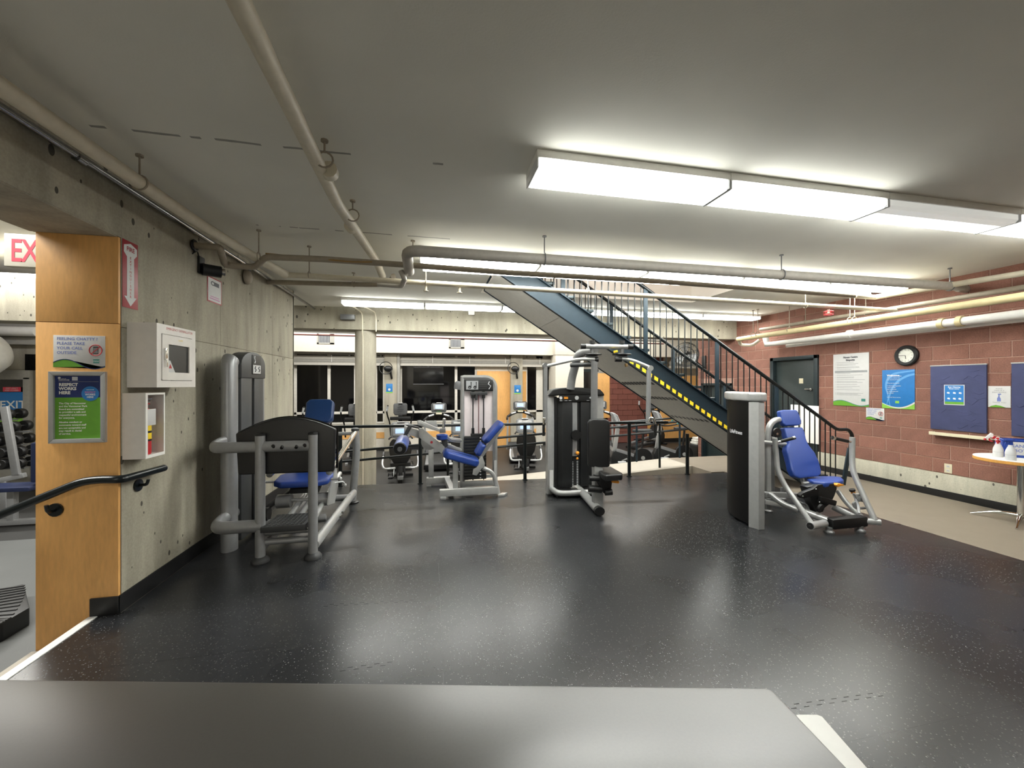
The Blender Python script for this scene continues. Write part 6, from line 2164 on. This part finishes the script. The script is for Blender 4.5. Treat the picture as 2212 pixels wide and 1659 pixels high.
for i, (u, v) in enumerate(((30, 894), (-6, 896), (42, 920), (4, 922), (48, 948), (8, 952), (57, 973), (18, 976), (55, 998), (20, 1000))):
    p = g3(u, v, 8.55)
    s = Thing('dumbbell', '%s black round dumbbell in the %s row of the weight room rack' % (['Outer', 'Inner'][i % 2], ['top', 'second', 'middle', 'fourth', 'bottom'][i // 2]), 'dumbbell', p - V((0, 0, .09)), 0, 'dumbbells on the rack')
    s.part('head', MB().lathe(p - V((0, .16, 0)), [(.08, 0), (.088, .01), (.088, .09), (.08, .1)], 18, (0, 1, 0)), 'black')
    s.part('head', MB().lathe(p + V((0, .06, 0)), [(.08, 0), (.088, .01), (.088, .09), (.08, .1)], 18, (0, 1, 0)), 'black')
    s.part('handle', MB().cyl(p - V((0, .08, 0)), p + V((0, .08, 0)), .018, 10), 'chrome')
    s.part('hub', MB().lathe(p - V((0, .16, 0)), [(.022, 0), (.022, .004)], 12, (0, -1, 0)), 'red' if i == 0 else 'silver_dark')
plain('seat_navy', (24, 34, 66), .45, 0, .1)
# bench
y = 7.6
p = onY(36, 1052, y)
t = Thing('weight_bench', 'bench with a navy seat pad and upright back in the weight room', 'bench', (p.x, y, LOW))
t.part('seat', MB().box((p.x - .05, y, p.z), (.75, .42, .07), .025), 'seat_navy')
t.part('backrest', MB().box((p.x + .33, y + .1, p.z + .38), (.2, .36, .62), .03), 'seat_navy')
t.part('frame', MB().bar((p.x - .05, y, LOW + .08), (p.x - .05, y, p.z - .03), .09, .09, .01).bar((p.x - .6, y, LOW + .06), (p.x + .5, y, LOW + .06), .09, .08, .01), 'steel')
t.part('foot', MB().lo((p.x - .66, y - .25, LOW), (p.x - .58, y + .25, LOW + .06), .01).lo((p.x + .44, y - .25, LOW), (p.x + .52, y + .25, LOW + .06), .01), 'black')
# ridged platform on the floor
zt = LOW + .16
q = [onZ(-30, 1278, zt), onZ(52, 1261, zt), onZ(64, 1312, zt), onZ(5, 1346, zt), onZ(-40, 1360, zt)]
t = Thing('step_platform', 'dark ridged aerobic platform on the weight room floor beside the steps', 'platform', (q[3] + q[1]) / 2 * V((1, 1, 0)) if False else ((q[3].x + q[1].x) / 2, (q[3].y + q[1].y) / 2, LOW))
t.part('body', MB().prism(q, (0, 0, -.16), .012), 'black')
a, b = q[3].lerp(q[4], .3), q[0]
m = MB()
for k in range(14):
    f_ = k / 13
    m.bar(q[4].lerp(q[0], f_) + V((0, 0, .004)), q[3].lerp(q[2], min(1, f_ * 1.2)).lerp(q[1], max(0, f_ * 1.2 - .3)) + V((0, 0, .004)), .018, .01)
t.part('ridges', m, 'rubber_grey', None, None, False, 'stuff')

# ------------------------------------------------------------------ table with the spray bottles
tc = V((6.66, 3.30, 0))
t = Thing('round_table', 'round white table with a wood edge and curved chrome legs', 'table', tc)
zt = .745
t.part('top', MB().lathe(tc + V((0, 0, zt - .008)), [(.37, 0), (.372, .004), (.37, .008)], 40), 'white')
t.part('edge_band', MB().lathe(tc + V((0, 0, zt - .042)), [(.368, 0), (.372, .004), (.372, .03), (.368, .034)], 40), 'table_edge')
t.part('column', MB().cyl(tc + V((0, 0, .06)), tc + V((0, 0, zt - .042)), .036, 18), 'chrome')
t.part('mount_plate', MB().lathe(tc + V((0, 0, zt - .052)), [(.12, 0), (.12, .01)], 20), 'black')
for k in range(4):
    e = onZ(2102, 1111, .012) if k == 0 else None
    ang0 = math.atan2(onZ(2102, 1111, 0).y - tc.y, onZ(2102, 1111, 0).x - tc.x)
    L0 = .36
    a = ang0 + k * math.pi / 2
    dx, dy = math.cos(a), math.sin(a)
    t.part('leg', MB().tube([tc + V((dx * .02, dy * .02, .085)), tc + V((dx * .12, dy * .12, .088)), tc + V((dx * .22, dy * .22, .072)), tc + V((dx * .31, dy * .31, .042)), tc + V((dx * (L0 + .03), dy * (L0 + .03), .012))], .024, 10, .06, 1.1, .009), 'chrome')


def spray_bottle(label, p, body, trig, rz=0.0, M=None, neck='white', group='spray bottles on the table'):
    Mx = M if M is not None else Matrix.Translation(p) @ Matrix.Rotation(rz, 4, 'Z')
    s = Thing('spray_bottle', label, 'spray bottle', M=Mx, group=group)
    s.part('body', MB().lathe((0, 0, 0), [(.039, 0), (.042, .006), (.042, .085), (.037, .11), (.026, .14), (.018, .16), (.015, .175)], 20), body, local=True)
    s.part('collar', MB().lathe((0, 0, .172), [(.019, 0), (.019, .022)], 14), trig, local=True)
    s.part('head', MB().lo((-.055, -.013, .205), (.03, .013, .235), .008).lo((-.012, -.01, .19), (.014, .01, .21)), neck, local=True)
    s.part('nozzle', MB().cyl((-.055, 0, .222), (-.075, 0, .222), .012, 10), trig, local=True)
    s.part('trigger', MB().tube([(-.03, 0, .21), (-.05, 0, .185), (-.046, 0, .16)], .008, 8, .02), trig, local=True)
    s.part('label_ring', MB().lathe((0, 0, .06), [(.0425, 0), (.0425, .002)], 20), 'ink_grey', local=True)
    return s


p = onZ(2156, 987, zt)
spray_bottle('white spray bottle with a red trigger standing before the blue caddy', p, 'paper', 'red', R(25))
p = onZ(2183, 994, zt)
spray_bottle('clear spray bottle with a blue trigger standing before the caddy sign', p, 'clear_plastic', 'caddy_blue', R(-20), None, 'caddy_blue')
# caddy
a = onZ(2176, 978, zt)
cl = V((6.60, 3.42, zt))
wv = V((.30, -.30, 0)).normalized()      # along the caddy
dv = V((.70, .70, 0)).normalized()
t = Thing('bottle_caddy', 'blue plastic caddy with a white printed sign, standing on the round table', 'caddy', cl + wv * .2)
pa = cl
H = .195
mm = MB()
for s0, s1 in ((cl, cl + wv * .36), (cl + dv * .2, cl + wv * .36 + dv * .2)):
    mm.bar(s0 + V((0, 0, H / 2 + .002)), s1 + V((0, 0, H / 2 + .002)), .006, H)
for s0, s1 in ((cl, cl + dv * .2), (cl + wv * .36, cl + wv * .36 + dv * .2)):
    mm.bar(s0 + V((0, 0, H / 2 + .002)), s1 + V((0, 0, H / 2 + .002)), .006, H)
mm.prism([cl + V((0, 0, .001)), cl + wv * .36 + V((0, 0, .001)), cl + wv * .36 + dv * .2 + V((0, 0, .001)), cl + dv * .2 + V((0, 0, .001))], (0, 0, .006))
t.part('tub', mm, 'caddy_blue')
rm = MB()
for s0, s1 in ((cl, cl + wv * .36), (cl + dv * .2, cl + wv * .36 + dv * .2), (cl, cl + dv * .2), (cl + wv * .36, cl + wv * .36 + dv * .2)):
    rm.bar(s0 + V((0, 0, H)), s1 + V((0, 0, H)), .018, .018, .004)
t.part('rim', rm, 'caddy_blue')
nf = -dv
so = cl + wv * .035 - dv * .006 + V((0, 0, .03))
M = plane_frame(so, wv, nf)
sg = Thing('caddy_sign', 'white sign with blue sanitizer wording on the caddy front', 'sign', M=M)
sg.part('panel', MB().lo((0, 0, -.002), (.29, .15, 0)), 'paper', local=True)
sg.words([('SANITIZER', .145, .088, .034, 'CENTER'), ('BOTTLES', .145, .034, .034, 'CENTER')], 'ink_blue', grow=.03)
# leaning bottles in the caddy
c0 = cl + wv * .10 + dv * .1 + V((0, 0, .10))
lean = Matrix.Translation(c0) @ Matrix.Rotation(math.atan2(wv.y, wv.x), 4, 'Z') @ Matrix.Rotation(R(-52), 4, 'Y')
spray_bottle('clear spray bottle with a red nozzle leaning out of the blue caddy', None, 'clear_plastic', 'red', 0, lean)
c0 = cl + wv * .24 + dv * .1 + V((0, 0, .012))
spray_bottle('white spray bottle upright inside the blue caddy', c0, 'paper', 'red', R(30))
